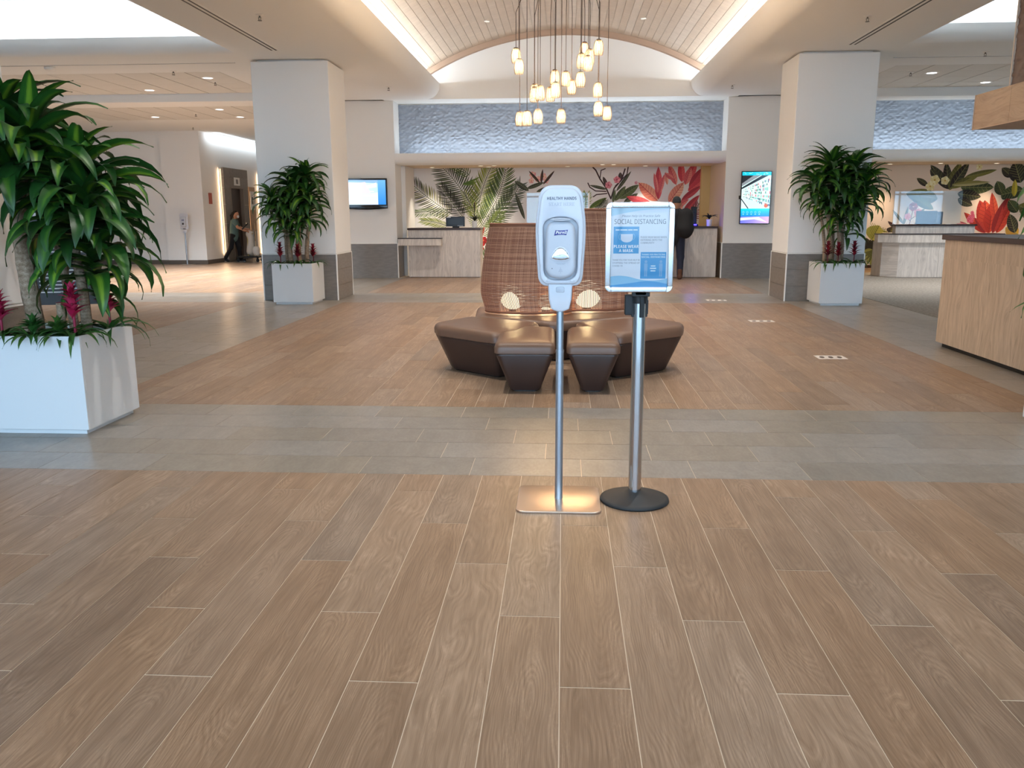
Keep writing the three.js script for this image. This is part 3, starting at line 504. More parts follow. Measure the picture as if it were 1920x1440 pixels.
// ---------------------------------------------------------------- stanchion with framed notice
{
  const o = thing('stanchion_sign', 'polished steel stanchion on a round black base carrying a framed social distancing notice', 'sign', [0.392, 0, -4.27]);
  part('base', lathe([[0, 0], [0.178, 0], [0.183, 0.006], [0.181, 0.016], [0.165, 0.022], [0.06, 0.042], [0.04, 0.055], [0, 0.055]], 56), rubberMat, o);
  part('post', cyl(0.0335, 0.0335, 0.05, 1.06, 0, 0, 40), steelMat, o);
  part('head', [cyl(0.036, 0.036, 1.055, 1.105, 0, 0, 32), cyl(0.03, 0.03, 1.1, 1.125, 0, 0, 32)], rubberMat, o);
  for (const a of [0.25, Math.PI / 2 + 0.1, Math.PI + 0.25, -Math.PI / 2 + 0.1]) {
    const c = part('belt_slot', [bx(-0.011, 0.011, 0.985, 1.1, 0.028, 0.041, 0.004), bx(-0.008, 0.008, 1.0, 1.07, 0.04, 0.044)], rubberMat, o); c.rotation.y = a;
  }
  part('belt_cassette', bx(-0.075, -0.035, 0.995, 1.1, -0.025, 0.02, 0.006), rubberMat, o);
  const st = o;
  { const o = new THREE.Group(); o.name = 'notice_frame'; o.position.set(-0.014, 1.338, 0.07); st.add(o);
  const W = 0.335, H = 0.44, f = 0.026;
  part('back_panel', extr(roundRect(W - 0.01, H - 0.01, 0.02), -0.012, -0.002), std(0xc8ccd2, 0.5), o);
  const fr = (x0, x1, y0, y1) => extr(roundRect(x1 - x0, y1 - y0, 0.004, (x0 + x1) / 2, (y0 + y1) / 2), -0.004, 0.012, 0.003);
  part('frame_rail', fr(-W / 2 + 0.03, W / 2 - 0.03, H / 2 - f, H / 2), aluMat, o); part('frame_rail', fr(-W / 2 + 0.03, W / 2 - 0.03, -H / 2, -H / 2 + f), aluMat, o);
  part('frame_rail', fr(-W / 2, -W / 2 + f, -H / 2 + 0.03, H / 2 - 0.03), aluMat, o); part('frame_rail', fr(W / 2 - f, W / 2, -H / 2 + 0.03, H / 2 - 0.03), aluMat, o);
  for (const sx of [-1, 1]) for (const sy of [-1, 1]) { const s = new THREE.Shape(); s.absarc(0, 0, 0.03, 0, Math.PI / 2); s.lineTo(0, 0.006); s.absarc(0, 0, 0.006, Math.PI / 2, 0, true); s.closePath(); const g = extr(s, -0.004, 0.012, 0.002); g.scale(sx, sy, 1); if (sx * sy < 0) { g.index ? 0 : 0; const p = g.attributes.position; for (let i = 0; i < p.count; i += 3) { const a = [p.getX(i), p.getY(i), p.getZ(i)]; p.setXYZ(i, p.getX(i + 1), p.getY(i + 1), p.getZ(i + 1)); p.setXYZ(i + 1, ...a); } g.computeVertexNormals(); } g.translate(sx * (W / 2 - 0.03), sy * (H / 2 - 0.03), 0); part('frame_corner', g, aluMat, o); }
  const pt = canvasTex(900, 1200, (c, w, h) => {
    c.fillStyle = '#eef2fb'; c.fillRect(0, 0, w, h);
    c.fillStyle = '#bfe3f5'; c.beginPath(); c.moveTo(0, 0); c.lineTo(w, 0); c.lineTo(w, 30); c.quadraticCurveTo(420, 30, 0, 140); c.fill();
    c.fillStyle = '#e8eef9'; c.beginPath(); c.moveTo(0, 0); c.lineTo(w * 0.5, 0); c.lineTo(0, 26); c.fill();
    c.textAlign = 'center'; c.fillStyle = '#5b6270'; c.font = 'italic 46px sans-serif'; c.fillText('Please Help Us Practice Safe', 460, 150);
    c.fillStyle = '#474c58'; c.font = '98px sans-serif'; c.save(); c.translate(452, 252); c.scale(0.87, 1); c.fillText('SOCIAL DISTANCING', 0, 0); c.restore();
    c.fillStyle = '#2f9fdb'; c.fillRect(50, 290, 390, 400);
    c.fillStyle = '#ffffff'; for (const [x, w] of [[80, 60], [150, 110], [270, 70], [350, 66]]) c.fillRect(x, 332, w, 14);
    c.fillStyle = '#e6eaf6'; c.beginPath(); c.moveTo(160, 400); c.lineTo(345, 400); c.lineTo(345, 470); c.quadraticCurveTo(330, 520, 252, 524); c.quadraticCurveTo(174, 520, 160, 470); c.fill(); c.strokeStyle = '#9fd2f0'; c.lineWidth = 6; c.beginPath(); c.ellipse(345, 440, 30, 44, 0, -1.5, 1.5); c.stroke(); c.beginPath(); c.ellipse(160, 440, 30, 44, 0, 1.6, 4.7); c.stroke();
    c.fillStyle = '#ffffff'; c.font = 'bold 60px sans-serif'; c.fillText('PLEASE WEAR', 245, 606); c.fillText('A MASK', 245, 668);
    c.textAlign = 'left'; c.fillStyle = '#6c7280'; c.font = '36px sans-serif'; ['PLEASE WEAR MASKS WHEN', 'ENTERING INTO THE', 'COMMUNITY'].forEach((t, i) => c.fillText(t, 462, 460 + i * 42, 400));
    c.fillStyle = '#2b9bd9'; c.fillRect(472, 668, 390, 400);
    c.textAlign = 'center'; c.fillStyle = '#dff1fb'; c.font = 'bold 32px sans-serif'; c.fillText('THANKS FOR PRACTICING', 667, 716, 360); c.font = 'bold 40px sans-serif'; c.fillText('SOCIAL DISTANCING', 667, 756, 370);
    const man = (x) => { c.fillStyle = '#7fb2dd'; c.beginPath(); c.arc(x, 812, 22, 0, 7); c.fill(); c.fillRect(x - 26, 838, 52, 110); c.fillRect(x - 22, 946, 19, 88); c.fillRect(x + 3, 946, 19, 88); }; man(556); man(785);
    c.fillStyle = '#dff1fb'; c.fillRect(632, 868, 70, 16); c.fillRect(620, 902, 94, 18); c.fillRect(630, 940, 74, 18);
    c.textAlign = 'left'; c.fillStyle = '#6c7280'; c.font = '36px sans-serif'; ['THANK YOU FOR YOUR HELP IN', 'STOPPING THE SPREAD OF', 'COVID-19'].forEach((t, i) => c.fillText(t, 40, 800 + i * 44, 420));
    c.fillStyle = '#8cc9ec'; c.beginPath(); c.moveTo(0, 1040); c.quadraticCurveTo(190, 1000, 380, 1060); c.quadraticCurveTo(640, 1130, w, 1060); c.lineTo(w, h); c.lineTo(0, h); c.fill();
    c.fillStyle = '#2a9cdc'; c.beginPath(); c.moveTo(0, 1170); c.quadraticCurveTo(220, 1150, 420, 1120); c.quadraticCurveTo(620, 1080, w, 1150); c.lineTo(w, h); c.lineTo(0, h); c.fill();
  });
  part('poster', new THREE.PlaneGeometry(W - 2 * f + 0.006, H - 2 * f + 0.006), phys(0xcccccc, 0.5, { map: pt, clearcoat: 1, clearcoatRoughness: 0.04 }), o).position.z = 0.0;
  part('bracket', [bx(-0.03, 0.06, -0.245, -0.2, -0.03, -0.012, 0.004), bx(-0.012, 0.04, -0.235, -0.222, -0.1, -0.012)], rubberMat, o);
}
}
// ---------------------------------------------------------------- seating island
// a convex outline with rounded corners, sampled
function roundedPoly(pts, r, inset = 0, seg = 5) {
  const n = pts.length, cx = pts.reduce((a, p) => a + p[0], 0) / n, cz = pts.reduce((a, p) => a + p[1], 0) / n, out = [];
  let area = 0; for (let i = 0; i < n; i++) { const a = pts[i], b = pts[(i + 1) % n]; area += a[0] * b[1] - b[0] * a[1]; }
  const sg = Math.sign(area), lines = pts.map((a, i) => { const b = pts[(i + 1) % n], d = Math.hypot(b[0] - a[0], b[1] - a[1]), dx = (b[0] - a[0]) / d, dz = (b[1] - a[1]) / d; return { x: a[0] - dz * sg * inset, z: a[1] + dx * sg * inset, dx, dz }; });
  const cor = lines.map((l, i) => { const k = lines[(i + n - 1) % n], det = k.dx * l.dz - k.dz * l.dx, t = ((l.x - k.x) * l.dz - (l.z - k.z) * l.dx) / det; return [k.x + k.dx * t, k.z + k.dz * t]; });
  for (let i = 0; i < n; i++) { const p = cor[i], a = cor[(i + n - 1) % n], b = cor[(i + 1) % n], da = Math.hypot(a[0] - p[0], a[1] - p[1]), db = Math.hypot(b[0] - p[0], b[1] - p[1]), q = Math.min(r, da * 0.4, db * 0.4), P = [p[0] + (a[0] - p[0]) / da * q, p[1] + (a[1] - p[1]) / da * q], Q = [p[0] + (b[0] - p[0]) / db * q, p[1] + (b[1] - p[1]) / db * q];
    for (let k = 0; k <= seg; k++) { const t = k / seg; out.push([(1 - t) * (1 - t) * P[0] + 2 * t * (1 - t) * p[0] + t * t * Q[0], (1 - t) * (1 - t) * P[1] + 2 * t * (1 - t) * p[1] + t * t * Q[1]]); } }
  return out;
}
function loft(pts, levels) {                                  // levels: [y, inset, corner radius]
  const rings = levels.map(([y, ins, r]) => roundedPoly(pts, r, ins).map(p => [p[0], y, p[1]])), m = rings[0].length, pos = [], idx = [], uv = [];
  rings.forEach((ring, j) => ring.forEach((p, i) => { pos.push(...p); uv.push(i / m * 3, j / levels.length); }));
  for (let j = 0; j < rings.length - 1; j++) for (let i = 0; i < m; i++) { const a = j * m + i, b = j * m + (i + 1) % m, c = a + m, d = b + m; idx.push(a, b, d, a, d, c); }
  for (const [ring, flip] of [[0, true], [rings.length - 1, false]]) { const c = pos.length / 3, R = rings[ring]; pos.push(R.reduce((s, p) => s + p[0], 0) / m, R[0][1], R.reduce((s, p) => s + p[2], 0) / m); uv.push(0.5, 0.5); for (let i = 0; i < m; i++) { const a = ring * m + i, b = ring * m + (i + 1) % m; flip ? idx.push(c, b, a) : idx.push(c, a, b); } }
  let area = 0; for (let i = 0; i < pts.length; i++) { const a = pts[i], b = pts[(i + 1) % pts.length]; area += a[0] * b[1] - b[0] * a[1]; }
  if (area > 0) for (let i = 0; i < idx.length; i += 3) { const t = idx[i]; idx[i] = idx[i + 1]; idx[i + 1] = t; }
  let g = new THREE.BufferGeometry(); g.setAttribute('position', new THREE.Float32BufferAttribute(pos, 3)); g.setAttribute('uv', new THREE.Float32BufferAttribute(uv, 2)); g.setIndex(idx);
  return metreUV(toCreasedNormals(g, 0.75));
}
function benchBlock(o, pts, y = 0.45, taper = 0.125) {
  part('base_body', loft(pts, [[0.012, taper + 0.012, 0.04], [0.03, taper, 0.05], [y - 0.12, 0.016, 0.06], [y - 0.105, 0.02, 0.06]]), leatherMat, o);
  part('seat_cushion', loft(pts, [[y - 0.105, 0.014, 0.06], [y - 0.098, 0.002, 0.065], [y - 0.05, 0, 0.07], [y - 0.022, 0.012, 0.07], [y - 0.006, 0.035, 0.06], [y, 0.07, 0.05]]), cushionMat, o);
  part('glide', loft(pts, [[0, taper + 0.03, 0.03], [0.012, taper + 0.03, 0.03]]), blackMat, o);
}
{
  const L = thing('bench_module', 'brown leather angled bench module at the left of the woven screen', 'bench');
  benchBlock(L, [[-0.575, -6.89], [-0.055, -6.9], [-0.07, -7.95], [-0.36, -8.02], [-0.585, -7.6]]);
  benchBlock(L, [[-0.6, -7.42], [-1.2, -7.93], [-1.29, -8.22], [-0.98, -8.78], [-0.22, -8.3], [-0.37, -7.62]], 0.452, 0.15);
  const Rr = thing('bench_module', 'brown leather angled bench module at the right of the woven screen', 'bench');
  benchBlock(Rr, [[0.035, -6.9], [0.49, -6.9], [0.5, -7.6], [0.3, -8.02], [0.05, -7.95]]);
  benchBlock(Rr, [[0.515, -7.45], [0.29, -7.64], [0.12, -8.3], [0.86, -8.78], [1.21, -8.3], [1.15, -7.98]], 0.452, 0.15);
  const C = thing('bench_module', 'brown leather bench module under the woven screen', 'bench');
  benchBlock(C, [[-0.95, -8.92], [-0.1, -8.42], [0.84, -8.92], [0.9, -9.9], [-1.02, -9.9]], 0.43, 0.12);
}
// woven screens: real strands round a curved shell, with round gaps where lamps show through
{
  const strandMats = [phys(0xa06a4a, 0.65), phys(0x8a563c, 0.65), phys(0xb98260, 0.65)];
  const shell = (o, prof, y0, y1, cx, cz, depth, holes, seed) => {
    const r = rng(seed), L = [[], [], []], at = (u, y, off = 0) => { const [xa, xb] = prof(y), a = lerp(-1.25, 1.25, u), w = (xb - xa) / 2 / Math.sin(1.25), m = (xa + xb) / 2; return [m + w * Math.sin(a) * (1 + off), y, cz + depth * (Math.cos(a) - Math.cos(1.25)) + off * 0.6]; };
    const inHole = (p) => holes.some(h => Math.hypot((p[0] - h[0]) / h[2], (p[1] - h[1]) / h[3]) < 1);
    const ribbon = (pts, hw, vertical, k) => { const pos = [], idx = []; pts.forEach((p) => { const d = vertical ? [hw, 0, 0] : [0, hw, 0]; pos.push(p[0] - d[0], p[1] - d[1], p[2], p[0] + d[0], p[1] + d[1], p[2]); }); for (let i = 0; i < pts.length - 1; i++) { const a = i * 2; idx.push(a, a + 2, a + 3, a, a + 3, a + 1); } const g = new THREE.BufferGeometry(); g.setAttribute('position', new THREE.Float32BufferAttribute(pos, 3)); g.setAttribute('uv', new THREE.Float32BufferAttribute(new Float32Array(pos.length / 3 * 2), 2)); g.setIndex(idx); g.computeVertexNormals(); L[k].push(g); };
    const step = 0.0115, nv = Math.round(2.0 / 0.012);
    for (let y = y0, j = 0; y < y1; y += step, j++) { const k = Math.floor(r() * 3), wob = r() * 9; let run = []; for (let i = 0; i <= nv; i++) { const p = at(i / nv, y + 0.003 * n2(i * 0.06, wob + j), (i % 2 === j % 2 ? 0.003 : -0.003)); if (inHole(p)) { if (run.length > 1) ribbon(run, 0.0052, false, k); run = []; } else run.push(p); } if (run.length > 1) ribbon(run, 0.0052, false, k); }
    const nr = Math.round(nv / 2); for (let i = 0; i <= nr; i++) { const k = Math.floor(r() * 3), pts = []; for (let y = y0, j = 0; y <= y1 + 0.001; y += 0.04, j++) pts.push(at(i / nr, y, 0.0005)); ribbon(pts, 0.0036, true, k); }
    L.forEach((l, i) => { const m = part('strands', l, strandMats[i], o); m.userData.kind = 'stuff'; });
    const rim = (y) => tube(Array.from({ length: 13 }, (_, i) => at(i / 12, y)), 0.013, 40, 6); part('rim', [rim(y1), rim(y0 + 0.012)], strandMats[1], o);
    part('lining', sheet((u, v) => { const p = at(u, lerp(y0 + 0.36, y1 - 0.01, v)); return [p[0], p[1], p[2] - 0.012]; }, 24, 6), strandMats[0], o);
  };
  const left = thing('woven_screen', 'lower woven rattan screen rising from the bench island, glowing lamps behind it', 'screen');
  shell(left, y => { const t = (y - 0.43) / 0.97, e = 0.9 - 0.05 * (1 - sstep(0, 0.25, t)) - 0.17 * Math.pow(Math.max(0, t - 0.25), 1.6); return [-e, 0.1 + 0.02 * t]; }, 0.445, 1.4, 0, -9.2, 0.36, [[-0.57, 0.5, 0.115, 0.18], [-0.18, 0.43, 0.09, 0.09]], 5);
  const right = thing('woven_screen', 'taller woven rattan screen rising from the bench island, glowing lamp behind it', 'screen');
  shell(right, y => { const t = (y - 0.43) / 1.12, e = 0.74 - 0.17 * Math.pow(Math.max(0, t - 0.2), 1.5); return [-0.28 - 0.0 * t, e]; }, 0.445, 1.55, 0, -9.5, 0.36, [[0.29, 0.5, 0.145, 0.18]], 6);
  for (const [x, y, z, r, lab] of [[-0.56, 0.58, -9.34, 0.14, 'glowing globe lamp behind the lower woven screen'], [0.28, 0.58, -9.62, 0.16, 'glowing globe lamp behind the taller woven screen'], [-0.18, 0.53, -9.25, 0.09, 'small glowing globe lamp low between the woven screens']]) {
    const o = thing('globe_lamp', lab, 'lamp', [x, 0.43, z]);
    part('globe', new THREE.SphereGeometry(r, 28, 18).translate(0, Math.max(r, y - 0.43) + 0.012, 0), lampGlow(0xfff3cf, 1.3), o); part('foot', cyl(0.05, 0.045, 0, 0.04), blackMat, o);
    const p = new THREE.PointLight(0xffdca0, 0.7, 0, 2); p.position.set(x, 0.43 + Math.max(r, y - 0.43) + 0.012, z); p.castShadow = true; p.name = 'globe_light'; scene.add(p);
  }
}
// ---------------------------------------------------------------- ceiling fittings
{
  const bay = [[-8.79, CY, -18.06, 'left'], [-10.76, 4.06, -22.3, 'left'], [-8.45, 4.06, -20.9, 'left'], [-8.55, 4.06, -22.5, 'left'], [8.62, CY, -18.5, 'right'], [-11.2, CY, -17.0, 'left'], [7.0, CY, -17.2, 'right'], [10.4, CY, -17.2, 'right'], [-6.9, CY, -16.6, 'left']];
  const where = ['in the nearer tile bay over the left lobby, white glowing', 'in the further tile bay near the plain white wall, white glowing', 'at the front of the further tile bay, dimmer', 'at the back of the further tile bay beside the pillar, white glowing', 'in the tile bay over the right desks, white glowing', 'at the far left of the nearer tile bay', 'in the right tile bay just behind the pillar', 'in the right tile bay above the counter canopy', 'in the nearer tile bay just behind the left pillar'];
  bay.forEach(([x, y, z], i) => {
    const o = thing('downlight', 'round recessed downlight ' + where[i], 'downlight', [x, y, z]);
    part('trim_ring', lathe([[0.09, -0.004], [0.125, -0.004], [0.128, 0.002], [0.09, 0.004]], 24), trimWhite, o); part('lamp_lens', cyl(0.092, 0.092, -0.006, 0.002), lampGlow(0xffffff, 2.2), o);
    downlight(x, y - 0.02, z, x > 0 ? BAY_SPOT * 0.4 : BAY_SPOT, 0.98, 0xffffff);
  });
  // sprinklers
  const sp = [[-4.06, CY, -11.62, 'in the plaster left of the vault'], [4.1, CY, -12.32, 'in the plaster right of the vault'], [-3.66, CY, -18.06, 'near the left end of the vault'], [3.48, CY, -18.39, 'near the right end of the vault'], [-7.2, CY, -15.78, 'behind the left tray'], [6.98, CY, -15.09, 'behind the right tray'], [-6.95, CY, -17.07, 'in the left tile bay'], [6.56, CY, -17.07, 'in the right tile bay'], [-9.4, 4.06, -21.7, 'in the further tile bay'], [-10.9, 4.06, -24.9, 'by the elevator corner']];
  sp.forEach(([x, y, z, w]) => {
    const o = thing('sprinkler', 'small ceiling sprinkler head ' + w, 'sprinkler', [x, y, z]);
    part('escutcheon', lathe([[0, -0.012], [0.03, -0.012], [0.055, -0.004], [0.056, 0], [0, 0]], 18), trimWhite, o);
    part('frame', [rod([0, -0.01, 0], [0, -0.035, 0], 0.012), rod([-0.018, -0.03, 0], [-0.01, -0.07, 0], 0.004), rod([0.018, -0.03, 0], [0.01, -0.07, 0], 0.004)], std(0x6d665e, 0.4, { metalness: 0.5 }), o);
    part('deflector', cyl(0.028, 0.028, -0.074, -0.069, 0, 0, 12), std(0x6d665e, 0.4, { metalness: 0.5 }), o);
  });
  const dt = thing('smoke_detector', 'small white ceiling detector behind the left tray, above the big plant', 'detector', [-9.2, CY, -15.2]); part('body', lathe([[0, -0.06], [0.07, -0.055], [0.09, -0.03], [0.09, 0], [0, 0]], 20), trimWhite, dt);
  // niche downlights washing the print
  [[-3.35, -21.75], [-2.05, -21.2], [-1.72, -21.2], [-1.9, -21.75], [0.95, -21.1], [1.22, -21.1], [2.05, -21.75], [0.1, -21.75]].forEach(([x, z], i) => {
    const o = thing('niche_downlight', ['over the left palm frond', 'in the niche soffit, left of a close pair', 'in the niche soffit, right of a close pair', 'behind the close pair on the left', 'left of the close pair on the right', 'right of the close pair on the right', 'over the red flowers', 'over the middle of the print'][i].replace(/^/, 'small round downlight '), 'downlight', [x, 2.69, z]);
    part('trim_ring', lathe([[0.05, -0.004], [0.07, -0.004], [0.072, 0.001], [0.05, 0.003]], 18), trimWhite, o); part('lamp_lens', cyl(0.052, 0.052, -0.006, 0.001, 0, 0, 16), lampGlow(0xfff0d6, 1.6), o);
    downlight(x, 2.675, z, NICHE_SPOT, 0.7, 0xfff0dc);
  });
  [[8.05, -21.75], [9.2, -21.6], [11.6, -21.3], [10.6, -21.75]].forEach(([x, z], i) => {
    const o = thing('niche_downlight', ['over the bare left part of the flower print', 'over the white plumeria print', 'over the red flower print', 'between the plumeria and the red flower print'][i].replace(/^/, 'small round soffit downlight '), 'downlight', [x, 2.69, z]);
    part('trim_ring', lathe([[0.05, -0.004], [0.07, -0.004], [0.072, 0.001], [0.05, 0.003]], 18), trimWhite, o); part('lamp_lens', cyl(0.052, 0.052, -0.006, 0.001, 0, 0, 16), lampGlow(0xfff0d6, 1.6), o);
    downlight(x, 2.675, z, NICHE_SPOT, 0.7, 0xffe2bc);
  });
}
// ---------------------------------------------------------------- pendant cluster
{
  const P = [[-0.66, 3.72], [-0.62, 3.58], [-0.61, 2.89], [-0.51, 2.9], [-0.405, 3.25], [-0.41, 3.21], [-0.33, 3.23], [-0.36, 2.92], [-0.19, 3.21], [-0.13, 3.43], [-0.12, 3.27], [0.02, 3.41], [0.1, 3.3], [-0.04, 2.92], [0.22, 3.4], [0.23, 3.64], [0.27, 3.78], [0.34, 3.69], [0.32, 3.61], [0.46, 3.81], [0.46, 3.26], [0.47, 3.01], [0.59, 2.95]];
  const cy = 5.0, can = thing('pendant_canopy', 'dark round ceiling canopy that the pendant cords run from', 'canopy', [-0.03, cy, -12]);
  part('plate', lathe([[0, 0], [0.3, 0], [0.32, 0.02], [0.32, 0.5], [0.0, 0.5]], 32), std(0x3a2a22, 0.5, { metalness: 0.4 }), can);
  const prof = [[0.03, 0], [0.046, -0.012], [0.058, -0.05], [0.064, -0.1], [0.062, -0.15], [0.054, -0.19]];
  const shadeG = lathe(prof, 20), cap = lathe([[0, 0.012], [0.03, 0.008], [0.034, -0.006], [0.03, -0.012], [0, -0.012]], 16), ringG = new THREE.TorusGeometry(0.0555, 0.0028, 5, 24).rotateX(Math.PI / 2).translate(0, -0.19, 0);
  const wire = mergeGeometries(Array.from({ length: 12 }, (_, k) => { const a = k / 12 * Math.PI * 2; return new THREE.TubeGeometry(new THREE.CatmullRomCurve3(prof.map(p => V((p[0] + 0.0015) * Math.cos(a), p[1], (p[0] + 0.0015) * Math.sin(a)))), 8, 0.0021, 4); }));
  const bulbG = new THREE.SphereGeometry(0.02, 14, 10).scale(1, 2.0, 1).translate(0, -0.09, 0), cordMat = std(0x3b2c26, 0.6), shadeM = phys(0xfff0da, 0.2, { transmission: 0.97, thickness: 0 });
  const rp = rng(77);
  P.forEach(([x, y], i) => {
    const z = -12 + (rp() - 0.5) * 0.9 * (i === 5 ? -0.2 : 1), k = z / -12, X = x * k, Y = 1.5 + (y - 1.5) * k;
    const o = thing('pendant_lamp', 'small amber glass jar pendant in a wire cage, hanging in the cluster', 'pendant lamp', [X, Y, z], 0, 'glass pendants hanging over the bench island');
    part('cap', cap, cordMat, o); const sh = part('shade', shadeG, shadeM, o); part('cage', wire, cordMat, sh); part('rim_ring', ringG, cordMat, sh); part('bulb', bulbG, lampGlow(0xfff3df, 2.0), o);
    const kink = 4.18 + rp() * 0.25 - Y, ang = Math.atan2(z + 12, X + 0.03), tx = -0.03 + 0.27 * Math.cos(ang) - X, tz = -12 + 0.27 * Math.sin(ang) - z;
    part('cord', [rod([0, 0.01, 0], [0, kink, 0], 0.0045, 0.0045, 5), rod([0, kink, 0], [tx, cy - Y + 0.004, tz], 0.0045, 0.0045, 5)], cordMat, o);
    const l = new THREE.PointLight(0xffe4bf, 0.7, 0, 2); l.position.set(X, Y - 0.09, z); l.castShadow = true; l.name = 'pendant_light'; scene.add(l);
  });
}
// ---------------------------------------------------------------- printed murals
function pLeaf(c, x0, y0, x1, y1, w, a, b, vein, bend = 0) {
  const dx = x1 - x0, dy = y1 - y0, L = Math.hypot(dx, dy), nx = -dy / L, ny = dx / L, mx = (x0 + x1) / 2 + nx * bend * L, my = (y0 + y1) / 2 + ny * bend * L;
  for (const s of [1, -1]) { c.fillStyle = s > 0 ? a : b; c.beginPath(); c.moveTo(x0, y0); c.bezierCurveTo(x0 + dx * 0.2 + nx * (s * w + bend * L * 0.6), y0 + dy * 0.2 + ny * (s * w + bend * L * 0.6), x0 + dx * 0.75 + nx * (s * w * 0.8 + bend * L * 0.8), y0 + dy * 0.75 + ny * (s * w * 0.8 + bend * L * 0.8), x1, y1); c.quadraticCurveTo(mx + nx * bend * L * 0.3, my + ny * bend * L * 0.3, x0, y0); c.fill(); }
  if (vein) { c.strokeStyle = vein; c.lineWidth = Math.max(1.2, w * 0.06); c.beginPath(); c.moveTo(x0, y0); c.quadraticCurveTo(mx + nx * bend * L * 0.3, my + ny * bend * L * 0.3, x1, y1); c.stroke(); c.lineWidth = Math.max(0.8, w * 0.03); for (let k = 1; k < 8; k++) { const t = k / 8, px = x0 + dx * t + nx * bend * L * 1.1 * 2 * t * (1 - t), py = y0 + dy * t + ny * bend * L * 1.1 * 2 * t * (1 - t), q = w * 0.62 * Math.sin(Math.PI * Math.min(1, t * 1.05)); for (const s of [1, -1]) { c.beginPath(); c.moveTo(px, py); c.lineTo(px + nx * s * q + dx / L * q * 0.7, py + ny * s * q + dy / L * q * 0.7); c.stroke(); } } }
}
function pFrond(c, x0, y0, x1, y1, bend, n, len, cols, r, spread = 0.9, wd = 1) {
  const dx = x1 - x0, dy = y1 - y0, L = Math.hypot(dx, dy), nx = -dy / L, ny = dx / L, pt = t => [x0 + dx * t + nx * bend * L * 4 * t * (1 - t), y0 + dy * t + ny * bend * L * 4 * t * (1 - t)];
  for (let k = 0; k < n; k++) { const t = 0.04 + 0.96 * k / n, [px, py] = pt(t), [qx, qy] = pt(Math.min(1, t + 0.02)), ta = Math.atan2(qy - py, qx - px); for (const s of [1, -1]) { const a = ta + s * (spread * (1.15 - 0.55 * t) + (r() - 0.5) * 0.1), l = len * (0.55 + 0.6 * Math.sin(Math.PI * Math.min(1, 0.15 + t * 0.8))) * (0.9 + r() * 0.2), ex = px + Math.cos(a) * l, ey = py + Math.sin(a) * l + l * 0.12, q = Math.floor(r() * cols.length); pLeaf(c, px, py, ex, ey, l * 0.038 * wd + 1.0, cols[q], cols[(q + 1) % cols.length], null, s * 0.06); } }
  c.strokeStyle = '#4a5238'; c.lineWidth = 4; c.beginPath(); for (let k = 0; k <= 20; k++) { const [px, py] = pt(k / 20); k ? c.lineTo(px, py) : c.moveTo(px, py); } c.stroke();
}
function pFlower(c, x, y, r, petal, core, n = 5, rot = 0) { for (let k = 0; k < n; k++) { const a = rot + k / n * 6.283; pLeaf(c, x, y, x + Math.cos(a) * r, y + Math.sin(a) * r, r * 0.8, petal[0], petal[1], null); } c.fillStyle = core; c.beginPath(); c.arc(x, y, r * 0.18, 0, 7); c.fill(); }
